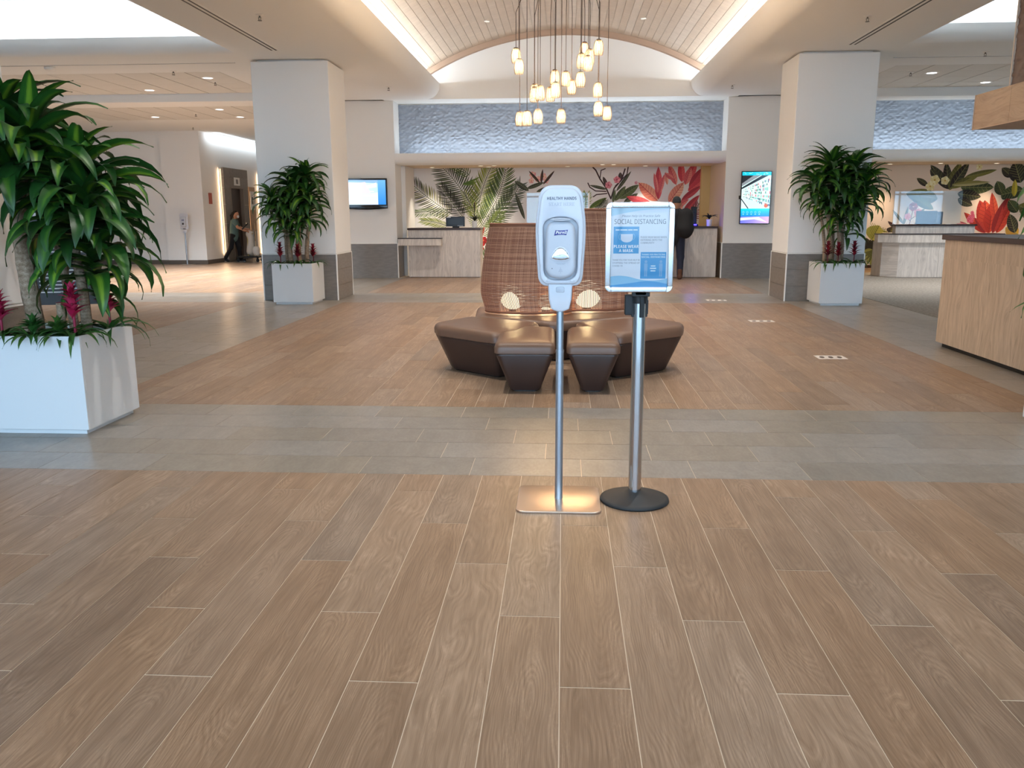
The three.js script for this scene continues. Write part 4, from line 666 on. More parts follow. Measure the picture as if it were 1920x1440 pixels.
const muralPalm = canvasTex(2048, 724, (c, w, h) => {
  const r = rng(404), S = 3.57, P = (px, py) => [(px - 757) * S, (py - 316) * S]; c.fillStyle = '#ecebea'; c.fillRect(0, 0, w, h);
  const dark = ['#35432f', '#44533a', '#2c3828', '#566444'], mid = ['#5d7440', '#47602f', '#74883f', '#384a2c'], lime = ['#8f9a3a', '#6f8434', '#a9ad4c', '#4f6630'], black = ['#2c2c28', '#3d3f37', '#242622'];
  const F = (a, b, bend, n, len, cols, sp, wd) => pFrond(c, ...P(...a), ...P(...b), bend, n, len * S, cols, r, sp, wd);
  F([850, 405], [753, 330], -0.03, 30, 26, ['#3a3c2c', '#59602f', '#8a8b3a', '#2d2e26'], 0.95, 1.1);
  F([845, 402], [756, 404], 0.04, 28, 13, mid, 0.8, 1.2); F([840, 428], [786, 416], 0.04, 20, 14, lime, 0.7, 1.2);
  F([892, 400], [824, 308], 0.05, 26, 34, dark, 1.1, 1.2); F([872, 412], [828, 350], -0.02, 26, 22, black, 0.8, 1);
  F([884, 330], [850, 306], 0.05, 10, 16, mid, 0.9, 2); for (const [x, y] of [[905, 332], [900, 341], [896, 345]]) pLeaf(c, ...P(870, 346), ...P(x, y), 12, '#6f8b3c', '#557431', null, 0.1);
  F([896, 420], [930, 308], -0.05, 34, 30, lime, 0.85, 1); F([905, 430], [955, 318], 0.06, 30, 34, ['#4d6632', '#39502a', '#6f863c', '#2f4226'], 0.9, 1.2);
  F([920, 430], [985, 345], 0.03, 26, 26, dark, 0.9, 1.3); F([900, 440], [872, 360], 0.04, 20, 20, lime, 0.7, 1); F([905, 445], [945, 400], 0.05, 16, 20, ['#7d8b3f', '#59702f'], 0.8, 1.4);
  for (const [a, b, wd] of [[[1000, 360], [972, 341], 26], [[992, 415], [973, 362], 20], [[996, 356], [1030, 344], 20], [[1015, 362], [1042, 352], 16]]) pLeaf(c, ...P(...a), ...P(...b), wd, '#4a5140', '#373e33', '#8d9078');
  for (const [x, y, q] of [[1008, 330, 9], [1018, 338, 8], [1028, 333, 9], [1034, 341, 7], [1005, 341, 7]]) pFlower(c, ...P(x, y), q * S * 0.8, ['#e8a0a8', '#f3cdbb'], '#d98a5a', 5, r() * 6); for (const [a, b] of [[[1022, 346], [1000, 322]], [[1024, 346], [1027, 319]], [[1028, 348], [1050, 322]]]) pLeaf(c, ...P(...a), ...P(...b), 13, '#3a2c30', '#55402f', null);
  c.strokeStyle = '#a33a2a'; c.lineWidth = 9; c.beginPath(); c.moveTo(...P(897, 520)); c.quadraticCurveTo(...P(903, 460), ...P(912, 430)); c.stroke(); for (const [x, y] of [[905, 462], [910, 456], [903, 474]]) pFlower(c, ...P(x, y), 30, ['#c22a28', '#8f1a1e'], '#e0704a', 5, x); F([905, 500], [930, 440], 0.1, 14, 20, mid, 0.8, 2);
  // middle: branches with pink flowers and broad leaves
  c.strokeStyle = '#3d2a2c'; c.lineCap = 'round'; const br = (pts, lw) => { c.lineWidth = lw; c.beginPath(); pts.forEach((p, i) => i ? c.lineTo(...P(...p)) : c.moveTo(...P(...p))); c.stroke(); };
  br([[1160, 376], [1150, 355], [1138, 338], [1130, 322], [1122, 314]], 9); br([[1160, 376], [1166, 356], [1180, 340], [1186, 320]], 9); br([[1150, 362], [1130, 361], [1119, 354], [1115, 346]], 7); br([[1152, 366], [1132, 368], [1126, 372]], 7); br([[1138, 338], [1140, 322], [1148, 319]], 6); br([[1168, 352], [1190, 330], [1192, 316]], 7);
  for (const [a, b, wd, q] of [[[1152, 358], [1118, 350], 15, 0], [[1152, 352], [1144, 334], 18, 1], [[1170, 362], [1198, 324], 17, 0], [[1176, 376], [1213, 350], 40, 2], [[1168, 380], [1188, 352], 28, 2], [[1178, 340], [1177, 326], 22, 1], [[1164, 384], [1168, 358], 16, 2], [[1185, 384], [1212, 366], 26, 0]]) pLeaf(c, ...P(...a), ...P(...b), wd, ['#4c5340', '#463038', '#5d6e45'][q], ['#383d30', '#33242b', '#465637'][q], '#8a8f72');
  pFlower(c, ...P(1155, 350), 26, ['#e8a9b4', '#d6808f'], '#a53b52'); pFlower(c, ...P(1171, 340), 26, ['#eeb2b8', '#d87b8d'], '#a53b52', 5, 1); pFlower(c, ...P(1208, 346), 13, ['#eac3c8', '#d99aa8'], '#b05a6a');
  F([1100, 392], [1112, 366], 0.1, 14, 16, lime, 0.7, 1.2); pLeaf(c, ...P(1118, 394), ...P(1152, 374), 26, '#6f8440', '#5b7238', '#23301e'); F([1128, 396], [1150, 378], 0.15, 12, 10, ['#2b3324', '#3a4a2c'], 0.9, 2);
  // coral and red flowers at the right
  const coral = [['#f0a98c', '#e58a72'], ['#e4656a', '#cf4a58'], ['#f3bda0', '#e79a86'], ['#c9525a', '#a83a49'], ['#eb8f86', '#d96a70']];
  const petals = [[[1250, 380], [1213, 346], 40, 0], [[1240, 388], [1190, 372], 26, 1], [[1252, 378], [1250, 316], 26, 1], [[1250, 366], [1242, 328], 14, 4], [[1254, 366], [1262, 330], 14, 4], [[1285, 350], [1270, 312], 24, 4], [[1296, 345], [1292, 306], 24, 1], [[1304, 345], [1322, 308], 28, 1], [[1310, 356], [1336, 318], 26, 3], [[1308, 362], [1338, 338], 24, 1], [[1302, 350], [1312, 318], 26, 4], [[1272, 384], [1299, 346], 36, 2], [[1296, 380], [1334, 352], 20, 3], [[1268, 350], [1264, 326], 12, 2], [[1280, 396], [1310, 378], 20, 4], [[1300, 404], [1330, 370], 22, 3], [[1280, 340], [1262, 328], 16, 4], [[1276, 404], [1310, 402], 22, 1], [[1286, 398], [1300, 390], 18, 2], [[1240, 400], [1215, 384], 26, 0]];
  for (const [a, b, wd, q] of petals) pLeaf(c, ...P(...a), ...P(...b), wd * 1.5, ...coral[q], '#b8404e'); c.lineCap = 'butt';
  F([1305, 420], [1330, 385], 0.1, 12, 18, ['#7a3d4a', '#9b4c55'], 0.8, 1.6);
});
const muralFlower = canvasTex(2048, 726, (c, w, h) => {
  const r = rng(505), P = (px, py) => [(1.52 + (px - 1640) * 0.0129) * 290, (py - 309) * 3.84], Q = (cx, cy) => P(1610 + cx / 6.194, 295 + cy / 6.194); c.fillStyle = '#e6d3c1'; c.fillRect(0, 0, w, h);
  const L = (a, b, wd, A, B, v = '#8d8a58', bend = 0) => pLeaf(c, ...Q(...a), ...Q(...b), wd, A, B, v, bend);
  const D = ['#3a3a2c', '#2a2420'], O = ['#7a7434', '#5c5a2c'], G = ['#45502c', '#323c24'], Yl = ['#a89c42', '#8c8438'];
  for (const [a, b, wd, k] of [[[1130, 370], [880, 90], 46, D], [[1120, 360], [1060, 60], 40, D], [[1130, 380], [1230, 60], 50, O], [[1140, 360], [1330, 60], 46, D], [[1140, 360], [1480, 190], 34, O], [[1300, 230], [1665, 150], 26, O], [[1260, 350], [1650, 350], 62, G], [[1230, 420], [1510, 460], 50, D], [[1240, 480], [1420, 560], 40, D], [[1000, 480], [620, 420], 70, O], [[960, 600], [660, 440], 40, ['#5d6a3a', '#44502e']], [[870, 330], [730, 240], 26, D], [[1000, 260], [880, 140], 34, D], [[1150, 320], [1600, 290], 22, ['#b8ac7a', '#8d8446']]]) L(a, b, wd * 1.15, ...k);
  for (const [x, y, q] of [[945, 262, 62], [1068, 270, 54], [898, 335, 58], [1455, 115, 40]]) pFlower(c, ...Q(x, y), q * 0.62, ['#f3ecc4', '#e4d79c'], '#c9a24a', 5, x);
  for (const [a, b, wd] of [[[630, 780], [478, 608], 22], [[620, 790], [660, 565], 22], [[820, 790], [960, 630], 40], [[740, 800], [940, 700], 44], [[800, 640], [860, 595], 16]]) L(a, b, wd * 0.75, '#6d6a48', '#4e4b34');
  c.strokeStyle = '#6b3a34'; c.lineWidth = 5; for (const [a, b] of [[[690, 790], [725, 570]], [[700, 720], [790, 650]], [[695, 740], [660, 680]]]) { c.beginPath(); c.moveTo(...Q(...a)); c.lineTo(...Q(...b)); c.stroke(); }
  pFlower(c, ...Q(720, 570), 34, ['#b8424c', '#8f2f3c'], '#e8b0a0', 7); pFlower(c, ...Q(662, 685), 26, ['#e2929a', '#d4757f'], '#b34a55'); pFlower(c, ...Q(785, 645), 34, ['#e08890', '#cc6a76'], '#b34a55', 5, 1);
  L([545, 830], [430, 740], 20, '#4a2a2c', '#37201f', null); L([560, 870], [420, 830], 40, '#3c2e24', '#2a201a', null); L([470, 860], [560, 800], 26, '#6a6434', '#55502c');
  for (const [a, b, wd, k] of [[[180, 1050], [80, 840], 40, O], [[190, 1120], [70, 940], 44, Yl], [[230, 1150], [60, 1080], 44, Yl], [[160, 1290], [60, 1180], 40, O], [[260, 1000], [470, 890], 90, Yl], [[250, 960], [330, 790], 90, ['#b3a94c', '#94903c']]]) L(a, b, wd * 1.15, ...k, '#6a6a2c');
  const cx = 268, cy = 1075; for (let k = 0; k < 11; k++) { const a = -2.9 + k * 0.26 + (k > 5 ? 0.1 : 0), l = 150 + 40 * Math.sin(k); L([cx, cy], [cx + Math.cos(a) * l, cy + Math.sin(a) * l * 1.05], 24, '#3a3520', '#262214', null); } for (let k = 0; k < 9; k++) { const a = 0.2 + k * 0.33, l = 170 + 50 * Math.sin(k * 0.5 + 0.6); L([cx, cy], [cx + Math.cos(a) * l, cy + Math.sin(a) * l * 1.1], 27, '#8d8c40', '#57592a', '#b9b56a'); }
  const red = [['#c8402c', '#a82c22'], ['#b3352e', '#8a2226'], ['#d85a3c', '#bb3d2c']];
  for (const [a, b, wd, k] of [[[1640, 880], [1500, 500], 62, 0], [[1640, 880], [1560, 500], 70, 2], [[1650, 880], [1660, 520], 62, 0], [[1720, 760], [1635, 410], 34, 2], [[1690, 880], [1850, 440], 46, 1], [[1740, 880], [1860, 580], 44, 0], [[1600, 880], [1330, 640], 34, 0], [[1610, 880], [1460, 700], 24, 1], [[1700, 880], [1780, 560], 30, 1]]) L(a, b, wd * 1.25, ...red[k], '#7d1d1c');
  for (let k = 0; k < 26; k++) pFlower(c, ...Q(1390 + r() * 60, 640 + r() * 110), 8 + r() * 7, ['#b8365a', '#d46a84'], '#8a2340', 5, r() * 6); L([1480, 860], [1290, 745], 22, '#a83a4a', '#c8626a', null); L([1440, 800], [1250, 770], 16, '#d88a90', '#c46a76', null);
  for (const [a, b, wd, k] of [[[1850, 230], [1720, 130], 40, D], [[1960, 300], [1860, 60], 80, D], [[1760, 440], [1680, 280], 50, G], [[1830, 470], [1750, 420], 40, G], [[2000, 380], [1740, 440], 60, G], [[1960, 640], [1840, 500], 50, G], [[1900, 460], [1890, 260], 26, ['#d9c23a', '#b8a02c']], [[2000, 900], [1840, 820], 60, ['#d9a83a', '#b8862c']], [[1960, 880], [1870, 660], 50, D], [[2300, 700], [1960, 560], 90, O], [[2400, 300], [2100, 200], 90, G]]) L(a, b, wd * 1.15, ...k);
});
function flatPrint(name, label, x0, x1, y0, y1, z, tex) { const m = single(name, label, 'mural', bx(-(x1 - x0) / 2, (x1 - x0) / 2, 0, y1 - y0, -0.003, 0), [std(0xe6ddd2), std(0xe6ddd2), std(0xe6ddd2), std(0xe6ddd2), std(0xffffff, 0.75, { map: tex }), std(0xe6ddd2)], [(x0 + x1) / 2, y0, z]); const g = m.geometry, n = g.attributes.normal, p = g.attributes.position, uv = g.attributes.uv; for (let i = 0; i < p.count; i++) if (n.getZ(i) > 0.5) uv.setXY(i, (p.getX(i) + (x1 - x0) / 2) / (x1 - x0), p.getY(i) / (y1 - y0)); return m; }
flatPrint('wall_mural', 'wall print of green palm fronds and coral flowers behind the reception desks', -4.13, 3.5, 0.0, 2.688, -22.19, muralPalm);
flatPrint('wall_mural', 'wall print of white plumeria and red flowers behind the right desk', 6.26, 13.29, 0.192, 2.688, -22.19, muralFlower);

// ---------------------------------------------------------------- reception desks
function desk(label, x0, x1, h, z0, z1, shelf) {
  const o = thing('reception_desk', label, 'desk', [(x0 + x1) / 2, 0, z0]); const w = (x1 - x0) / 2, d = z1 - z0;
  const n = Math.max(1, Math.round((x1 - x0) / 0.9)); for (let k = 0; k < n; k++) { const a = lerp(-w, w, k / n), b = lerp(-w, w, (k + 1) / n); part('front_panel', bx(a + (k ? 0.0015 : 0), b - 0.0015, 0.012, h - 0.05, -0.03, 0), deskMat, o); }
  part('side_panel', bx(-w, -w + 0.025, 0.012, h - 0.05, d, -0.0305), deskMat, o); part('side_panel', bx(w - 0.025, w, 0.012, h - 0.05, d, -0.0305), deskMat, o);
  part('plinth', bx(-w + 0.03, w - 0.03, 0, 0.012, d + 0.02, -0.02), blackMat, o);
  part('worktop', bx(-w - 0.015, w + 0.015, h - 0.05, h, d - 0.01, 0.015, 0.004), topMat, o);
  if (shelf) { const [sa, sb, y0, y1] = shelf; part('writing_shelf', bx(sa - (x0 + x1) / 2, sb - (x0 + x1) / 2, y0, y1 - 0.018, 0.0, 0.28), deskMat, o); part('shelf_top', bx(sa - (x0 + x1) / 2 - 0.005, sb - (x0 + x1) / 2 + 0.005, y1 - 0.018, y1, 0.0, 0.285), darkTopMat, o); }
  return o;
}
desk('pale wood reception desk with a low writing shelf, under the palm frond print', -3.76, -2.0, 1.19, -20.35, -21.0, [-3.96, -2.92, 0.78, 0.955]);
desk('pale wood reception desk half hidden behind the woven screens', -0.95, 0.75, 1.19, -20.35, -21.0);
desk('pale wood reception desk beside the person in black, under the red flower print', 2.2, 3.66, 1.21, -20.35, -21.0);
{
  const o = thing('reception_desk', 'wide pale wood corner desk with stepped top below the plumeria print', 'desk', [8.6, 0, -20.3]);
  part('front_panel', bx(-0.72, 0.2, 0.012, 0.82, -0.03, 0), deskMat, o); part('front_panel', bx(0.203, 1.6, 0.012, 0.82, -0.03, 0), deskMat, o);
  part('angled_panel', prism([[-0.72, 0], [-1.0, 0.3], [-1.0, 0.36], [-0.7, 0.03]], 0.012, 0.82).rotateX(-Math.PI / 2), deskMat, o);
  part('side_panel', bx(-1.0, -0.97, 0.012, 0.82, -0.9, -0.36), deskMat, o);
  part('low_fascia', prism([[-0.78, -0.06], [1.62, -0.06], [1.62, 0.5], [-1.12, 0.5], [-1.12, 0.28]], 0.82, 1.005).rotateX(-Math.PI / 2), deskMat, o);
  part('low_top', prism([[-0.785, -0.07], [1.63, -0.07], [1.63, 0.5], [-1.13, 0.5], [-1.13, 0.275]], 1.005, 1.025).rotateX(-Math.PI / 2), darkTopMat, o);
  part('upper_fascia', bx(-0.72, 1.1, 1.025, 1.2, -0.5, -0.3), deskMat, o); part('upper_top', bx(-0.76, 1.14, 1.2, 1.235, -0.55, -0.27, 0.004), darkTopMat, o);
  part('plinth', bx(-0.7, 1.55, 0, 0.012, -0.5, -0.03), blackMat, o);
}
{ const o = thing('sneeze_guard', 'clear acrylic sneeze guard standing on the right corner desk', 'screen', [8.6, 1.235, -20.72], -0.14); part('pane', bx(-0.72, 0.76, 0.004, 0.77, -0.004, 0.004), glassMat, o); part('foot', bx(-0.5, -0.42, 0, 0.006, -0.08, 0.08), trimWhite, o); part('foot', bx(0.46, 0.54, 0, 0.006, -0.08, 0.08), trimWhite, o); part('edge_strip', bx(-0.728, -0.72, 0, 0.77, -0.005, 0.005), std(0xcfd8dc, 0.3), o); }
{ const o = thing('sneeze_guard', 'clear acrylic sneeze guard on the desk behind the sanitizer stand', 'screen', [-0.13, 1.19, -20.55]); part('pane', bx(-0.75, 0.72, 0.004, 0.82, -0.004, 0.004), glassMat, o); part('foot', bx(-0.5, -0.42, 0, 0.006, -0.08, 0.08), trimWhite, o); part('foot', bx(0.42, 0.5, 0, 0.006, -0.08, 0.08), trimWhite, o); part('edge_strip', bx(0.72, 0.76, 0, 0.82, -0.005, 0.005), trimWhite, o); }
{ const o = thing('computer_monitor', 'black monitor back standing on the left reception desk', 'monitor', [-2.62, 1.19, -20.6], 0.05); part('panel', bx(-0.24, 0.22, 0.03, 0.27, -0.03, 0.02, 0.01), std(0x1b1e26, 0.35), o); part('back_plate', bx(-0.2, 0.18, 0.07, 0.22, 0.02, 0.03, 0.004), std(0x14161c, 0.3), o); part('stand', bx(-0.08, 0.08, 0, 0.04, -0.08, 0.05, 0.004), blackMat, o); part('label_sticker', bx(-0.22, -0.12, 0.245, 0.262, 0.02, 0.0215), trimWhite, o); part('port_strip', bx(0.04, 0.18, 0.04, 0.06, 0.02, 0.024), std(0x8f949c, 0.4), o); }
{ const o = thing('computer_monitor', 'black monitor back behind the acrylic guard of the right corner desk', 'monitor', [8.75, 1.03, -21.0], 0); part('panel', bx(-0.26, 0.22, 0.2, 0.52, -0.03, 0.02, 0.01), std(0x1b1e22, 0.35), o); part('stand', [bx(-0.03, 0.03, 0.01, 0.25, -0.04, -0.02), bx(-0.1, 0.1, 0, 0.012, -0.1, 0.06)], blackMat, o); part('side_unit', bx(0.24, 0.36, 0, 0.5, -0.06, 0.02, 0.01), std(0x3a3d44, 0.4), o); }
part('desk_inner', bx(7.85, 9.7, 0.98, 1.03, -21.35, -20.83), deskMat, wallBack);
{ const o = thing('card_terminal', 'black upright device glowing blue at its foot on the right reception desk', 'device', [3.08, 1.21, -20.55]); part('column', bx(-0.03, 0.11, 0.03, 0.46, -0.06, 0.03, 0.02), phys(0x0e0f14, 0.25), o); part('base', bx(-0.12, 0.14, 0, 0.05, -0.08, 0.1, 0.015), blackMat, o); part('camera_dot', new THREE.SphereGeometry(0.012, 10, 8).translate(0.05, 0.33, 0.028), glossBlack, o); part('status_light', bx(-0.08, 0.1, 0.02, 0.05, 0.1, 0.106), lampGlow(0x3a30ff, 6), o); const l = new THREE.PointLight(0x4a3cff, 0.35, 0, 2); l.position.set(3.09, 1.25, -20.36); l.castShadow = true; l.name = 'status_light'; scene.add(l); }
{ const o = thing('paper_stack', 'white printed sheet held up by the person in black', 'paper', [2.42, 1.62, -20.42], 0.2); part('sheet', bx(-0.1, 0.1, -0.1, 0.1, 0, 0.004), trimWhite, o); part('print_lines', bx(-0.07, 0.07, -0.06, 0.05, 0.004, 0.0045), std(0xd9d4cf), o); o.rotation.z = -0.25; }

// ---------------------------------------------------------------- near counter and canopy at the right
{
  const o = thing('service_counter', 'long pale wood counter with dark brown top at the right, under the wood canopy', 'counter', [4.3, 0, -7.0]);
  for (let k = 0; k < 3; k++) part('front_panel', bx(0.0, 0.03, 0.05, 1.205, -2.78 + k * 0.95 + (k ? 0.001 : 0), Math.min(0.3, -2.78 + (k + 1) * 0.95 - 0.001)), counterMat, o);
  part('end_panel', bx(0.031, 0.75, 0.05, 1.205, -2.78, -2.75), counterMat, o);
  part('plinth', bx(0.04, 0.7, 0, 0.05, -2.7, 0.25), blackMat, o);
  part('worktop', bx(-0.03, 0.8, 1.205, 1.26, -2.81, 0.3, 0.005), topMat, o);
  part('carcass', bx(0.035, 0.72, 0.06, 1.2, -2.74, 0.25), std(0x8f7f70, 0.8), o);
}
{
  const o = thing('counter_canopy', 'wood-clad canopy box hanging over the right counter with a brown rippled panel above', 'canopy', [4.32, 2.36, -9.45]);
  part('side_panel', bx(0, 0.03, 0.0, 0.35, 0.72, 3.9), canopyMat, o); part('side_panel', bx(0, 0.03, 0.0, 0.35, 0, 0.716), canopyMat, o);
  part('end_panel', bx(0.03, 1.6, 0, 0.35, 0, 0.03), canopyMat, o); part('soffit', bx(0.03, 1.6, 0.004, 0.03, 0.03, 3.9), canopyMat, o);
  part('edge_strip', [bx(-0.006, 0.004, -0.004, 0.004, -0.006, 3.9), bx(-0.006, 0.006, 0, 0.35, -0.006, 0.006)], std(0xc9a98c, 0.5), o);
  part('top_cover', bx(0.03, 1.6, 0.33, 0.35, 0.03, 3.9), canopyMat, o);
  part('ripple_panel', ripple(-9.02, -5.55, 2.71, CY - 0.002, 0, 0.03, 'x').scale(-1, 1, -1).translate(0.14, -2.36, 9.45), rippleBrown, o);
  part('panel_back', bx(0.16, 0.3, 0.352, CY - 2.362, 0.43, 3.9), rippleBrown, o); part('panel_edge', bx(0.12, 0.16, 0.352, CY - 2.362, 0.415, 0.43), std(0xd9c4ae, 0.5), o);
}
// ---------------------------------------------------------------- screens on the piers
const tv1 = canvasTex(640, 380, (c, w, h) => {
  const g = c.createLinearGradient(0, 0, w, 0); g.addColorStop(0, '#d9dcea'); g.addColorStop(0.55, '#c9e2fb'); g.addColorStop(1, '#aee0fb'); c.fillStyle = g; c.fillRect(0, 0, w, h);
  c.fillStyle = '#8fb6e8'; c.beginPath(); c.moveTo(0, 0); c.lineTo(w, 0); c.lineTo(w, 60); c.lineTo(330, 40); c.lineTo(0, 30); c.fill(); c.fillStyle = '#e3d3e4'; c.beginPath(); c.moveTo(60, 60); c.lineTo(330, 30); c.lineTo(420, 230); c.lineTo(120, 200); c.fill(); c.fillStyle = '#d4e8fb'; c.beginPath(); c.moveTo(0, 230); c.lineTo(520, 190); c.lineTo(520, 380); c.lineTo(0, 380); c.fill();
  c.fillStyle = '#f4fbff'; c.beginPath(); c.moveTo(340, 90); c.lineTo(500, 40); c.lineTo(500, 110); c.lineTo(360, 130); c.fill(); c.fillRect(300, 232, 190, 18); c.fillRect(390, 172, 70, 10); c.fillRect(70, 290, 190, 9); c.beginPath(); c.moveTo(20, 290); c.lineTo(42, 304); c.lineTo(20, 320); c.fill();
  const b = c.createLinearGradient(0, 0, 0, h); b.addColorStop(0, '#6fb0f0'); b.addColorStop(1, '#2f86d8'); c.fillStyle = b; c.fillRect(520, 0, 120, h);
});
const tv2 = canvasTex(512, 900, (c, w, h) => {
  const r = rng(808); c.fillStyle = '#16d0f0'; c.fillRect(0, 0, w, 60); c.fillStyle = '#aef2fb'; for (let k = 0; k < 16; k++) c.fillRect(r() * w, r() * 50, 30 * r() + 8, 10);
  c.fillStyle = '#d6f4ee'; c.fillRect(0, 60, w, 580); c.fillStyle = '#23262c'; c.beginPath(); c.moveTo(0, 60); c.lineTo(300, 60); c.lineTo(0, 230); c.fill(); c.fillStyle = '#8d949a'; c.beginPath(); c.moveTo(200, 60); c.lineTo(330, 60); c.lineTo(0, 250); c.lineTo(0, 200); c.fill(); c.fillStyle = '#1b2630'; c.beginPath(); c.moveTo(350, 60); c.lineTo(470, 60); c.lineTo(0, 300); c.lineTo(0, 270); c.fill();
  const cols = ['#e8fbf4', '#bfe8dc', '#7fc9b4', '#ffffff', '#3f8f7a', '#d65a6a', '#3a4a80', '#f0f8f0', '#9ad8e8', '#2a6a4a'];
  for (let s = 0; s < 7; s++) for (let k = 0; k < 26; k++) { const x = 20 + k * 19, t = x / w, y0 = lerp(290, 70, t) + 30, y1 = lerp(430, 640, t), y = lerp(y0, y1, s / 7), hh = lerp(10, 70, t) * (0.5 + 0.5 * r()); c.fillStyle = cols[Math.floor(r() * cols.length)]; c.fillRect(x, y, 15, hh); }
  for (let s = 1; s < 7; s++) { c.strokeStyle = '#e9fdf8'; c.lineWidth = 7; c.beginPath(); c.moveTo(0, lerp(300, 430, s / 7)); c.lineTo(w, lerp(100, 640, s / 7)); c.stroke(); }
  c.fillStyle = '#d9653a'; c.beginPath(); c.arc(445, 590, 34, 0, 7); c.fill(); c.fillStyle = '#dff5f4'; c.beginPath(); c.moveTo(0, 430); c.lineTo(190, 640); c.lineTo(0, 640); c.fill(); c.strokeStyle = '#20303a'; c.lineWidth = 16; c.beginPath(); c.moveTo(0, 470); c.lineTo(130, 640); c.stroke();
  const g = c.createLinearGradient(0, 640, 0, 780); g.addColorStop(0, '#0ce3fb'); g.addColorStop(1, '#1490e0'); c.fillStyle = g; c.fillRect(0, 640, w, 140); c.strokeStyle = '#bdf6ff'; c.lineWidth = 4; for (let k = 0; k < 5; k++) { c.beginPath(); c.arc(48 + k * 72, 705, 16, 0, 7); c.stroke(); c.fillStyle = '#a6f0c8'; c.fillRect(34 + k * 72, 738, 28, 10); }
  const q = c.createLinearGradient(0, 780, w, 900); q.addColorStop(0, '#6a78e8'); q.addColorStop(1, '#eab6e6'); c.fillStyle = q; c.fillRect(0, 780, w, 120); c.fillStyle = '#e9ecff'; c.beginPath(); c.moveTo(0, 800); c.lineTo(330, 790); c.lineTo(480, 880); c.lineTo(250, 830); c.lineTo(0, 850); c.fill();
});
const screenMat = (t, i) => new THREE.MeshPhysicalMaterial({ color: 0x050507, emissive: 0xffffff, emissiveMap: t, emissiveIntensity: i, roughness: 0.15 });
{
  const o = thing('wall_television', 'landscape television with a pale blue picture on the left pier', 'television', [-4.7, 2.01, -20.0], 0.05); const w = 0.53, h = 0.345;
  part('casing', bx(-w, w, -h - 0.01, h, -0.06, 0.0, 0.012), glossBlack, o); part('screen', new THREE.PlaneGeometry(2 * w - 0.07, 2 * h - 0.12).translate(0, 0.02, 0.002), screenMat(tv1, 1.15), o); part('lower_bezel', extr((() => { const s = new THREE.Shape(); s.moveTo(-w, -h + 0.06); s.lineTo(w, -h + 0.06); s.lineTo(w - 0.02, -h - 0.01); s.quadraticCurveTo(0, -h - 0.06, -w + 0.02, -h - 0.01); s.closePath(); return s; })(), -0.04, 0.006, 0.003), glossBlack, o); part('wall_mount', bx(-0.2, 0.2, -0.15, 0.15, -0.1, -0.06), blackMat, o);
}
{
  const o = thing('wall_television', 'portrait display showing shop shelves on the right pier', 'television', [4.44, 1.86, -20.02], -0.03); const w = 0.345, h = 0.6;
  part('casing', bx(-w, w, -h, h, -0.05, 0, 0.008), glossBlack, o); part('screen', new THREE.PlaneGeometry(2 * w - 0.04, 2 * h - 0.04).translate(0, 0, 0.002), screenMat(tv2, 1.0), o); part('side_camera', bx(-w - 0.035, -w, -0.03, 0.05, -0.03, 0, 0.004), blackMat, o); part('wall_mount', bx(-0.15, 0.15, -0.2, 0.2, -0.1, -0.05), blackMat, o);
}
// ---------------------------------------------------------------- floor decals
for (const [x, z, w] of [[2.83, -11.98, 0.34], [2.85, -8.91, 0.3], [2.72, -14.92, 0.34]]) {
  const m = single('floor_decal', 'small white rectangular queue marker stuck on the plank floor', 'floor sticker', bx(-w / 2, w / 2, 0, 0.0012, -0.11, 0.11), [std(0xe8e2da), std(0xe8e2da), phys(0xffffff, 0.5, { map: canvasTex(256, 180, (c) => { c.fillStyle = '#d8d0c8'; c.fillRect(0, 0, 256, 180); c.fillStyle = '#5d5048'; for (const q of [50, 128, 206]) { c.beginPath(); c.ellipse(q, 90, 22, 52, 0.2, 0, 7); c.fill(); } }) }), std(0xe8e2da), std(0xe8e2da), std(0xe8e2da)], [x, 0.0003, z], 0, 'floor markers in the waiting line');
  const uv = m.geometry.attributes.uv, p = m.geometry.attributes.position; for (let i = 0; i < p.count; i++) uv.setXY(i, p.getX(i) / w + 0.5, 0.5 - p.getZ(i) / 0.22);
}
// ---------------------------------------------------------------- plants
function leafTex(stripe, base, edge, amt) {
  return dataTex(64, 256, (x, y) => { const u = Math.abs(x / 63 - 0.5) * 2, v = y / 255, n = n2(x * 0.5, y * 0.012 + stripe[0]), s = amt * (1 - sstep(0.12, 0.5, u + n * 0.12)) * sstep(0.02, 0.2, v) * (1 - sstep(0.8, 1, v)), vein = 0.06 * n2b(x * 1.1, y * 0.01), e = sstep(0.86, 1, u); return [0, 1, 2].map(k => (lerp(lerp(base[k], stripe[k], s), edge[k], e * 0.7)) * (1 + vein)); });
}
const leafMats = [leafTex([150, 192, 58], [52, 110, 36], [34, 76, 28], 1.0), leafTex([104, 154, 50], [44, 98, 36], [30, 70, 28], 0.7), leafTex([66, 122, 46], [36, 86, 34], [24, 60, 28], 0.35)].map(t => phys(0xcfd6cc, 0.46, { map: t, transmission: 0.12, thickness: 0 }));
const strapMats = [leafTex([70, 110, 46], [48, 92, 40], [34, 66, 30], 0.4), leafTex([84, 120, 44], [58, 96, 38], [38, 66, 28], 0.4)].map(t => phys(0xffffff, 0.4, { map: t }));
const bractMats = [phys(0xb31c4a, 0.45), phys(0x8f1438, 0.45), phys(0xc83a62, 0.45)], bractDark = [phys(0x7c1224, 0.5), phys(0x5d0d1c, 0.5), phys(0x941a2c, 0.5)];
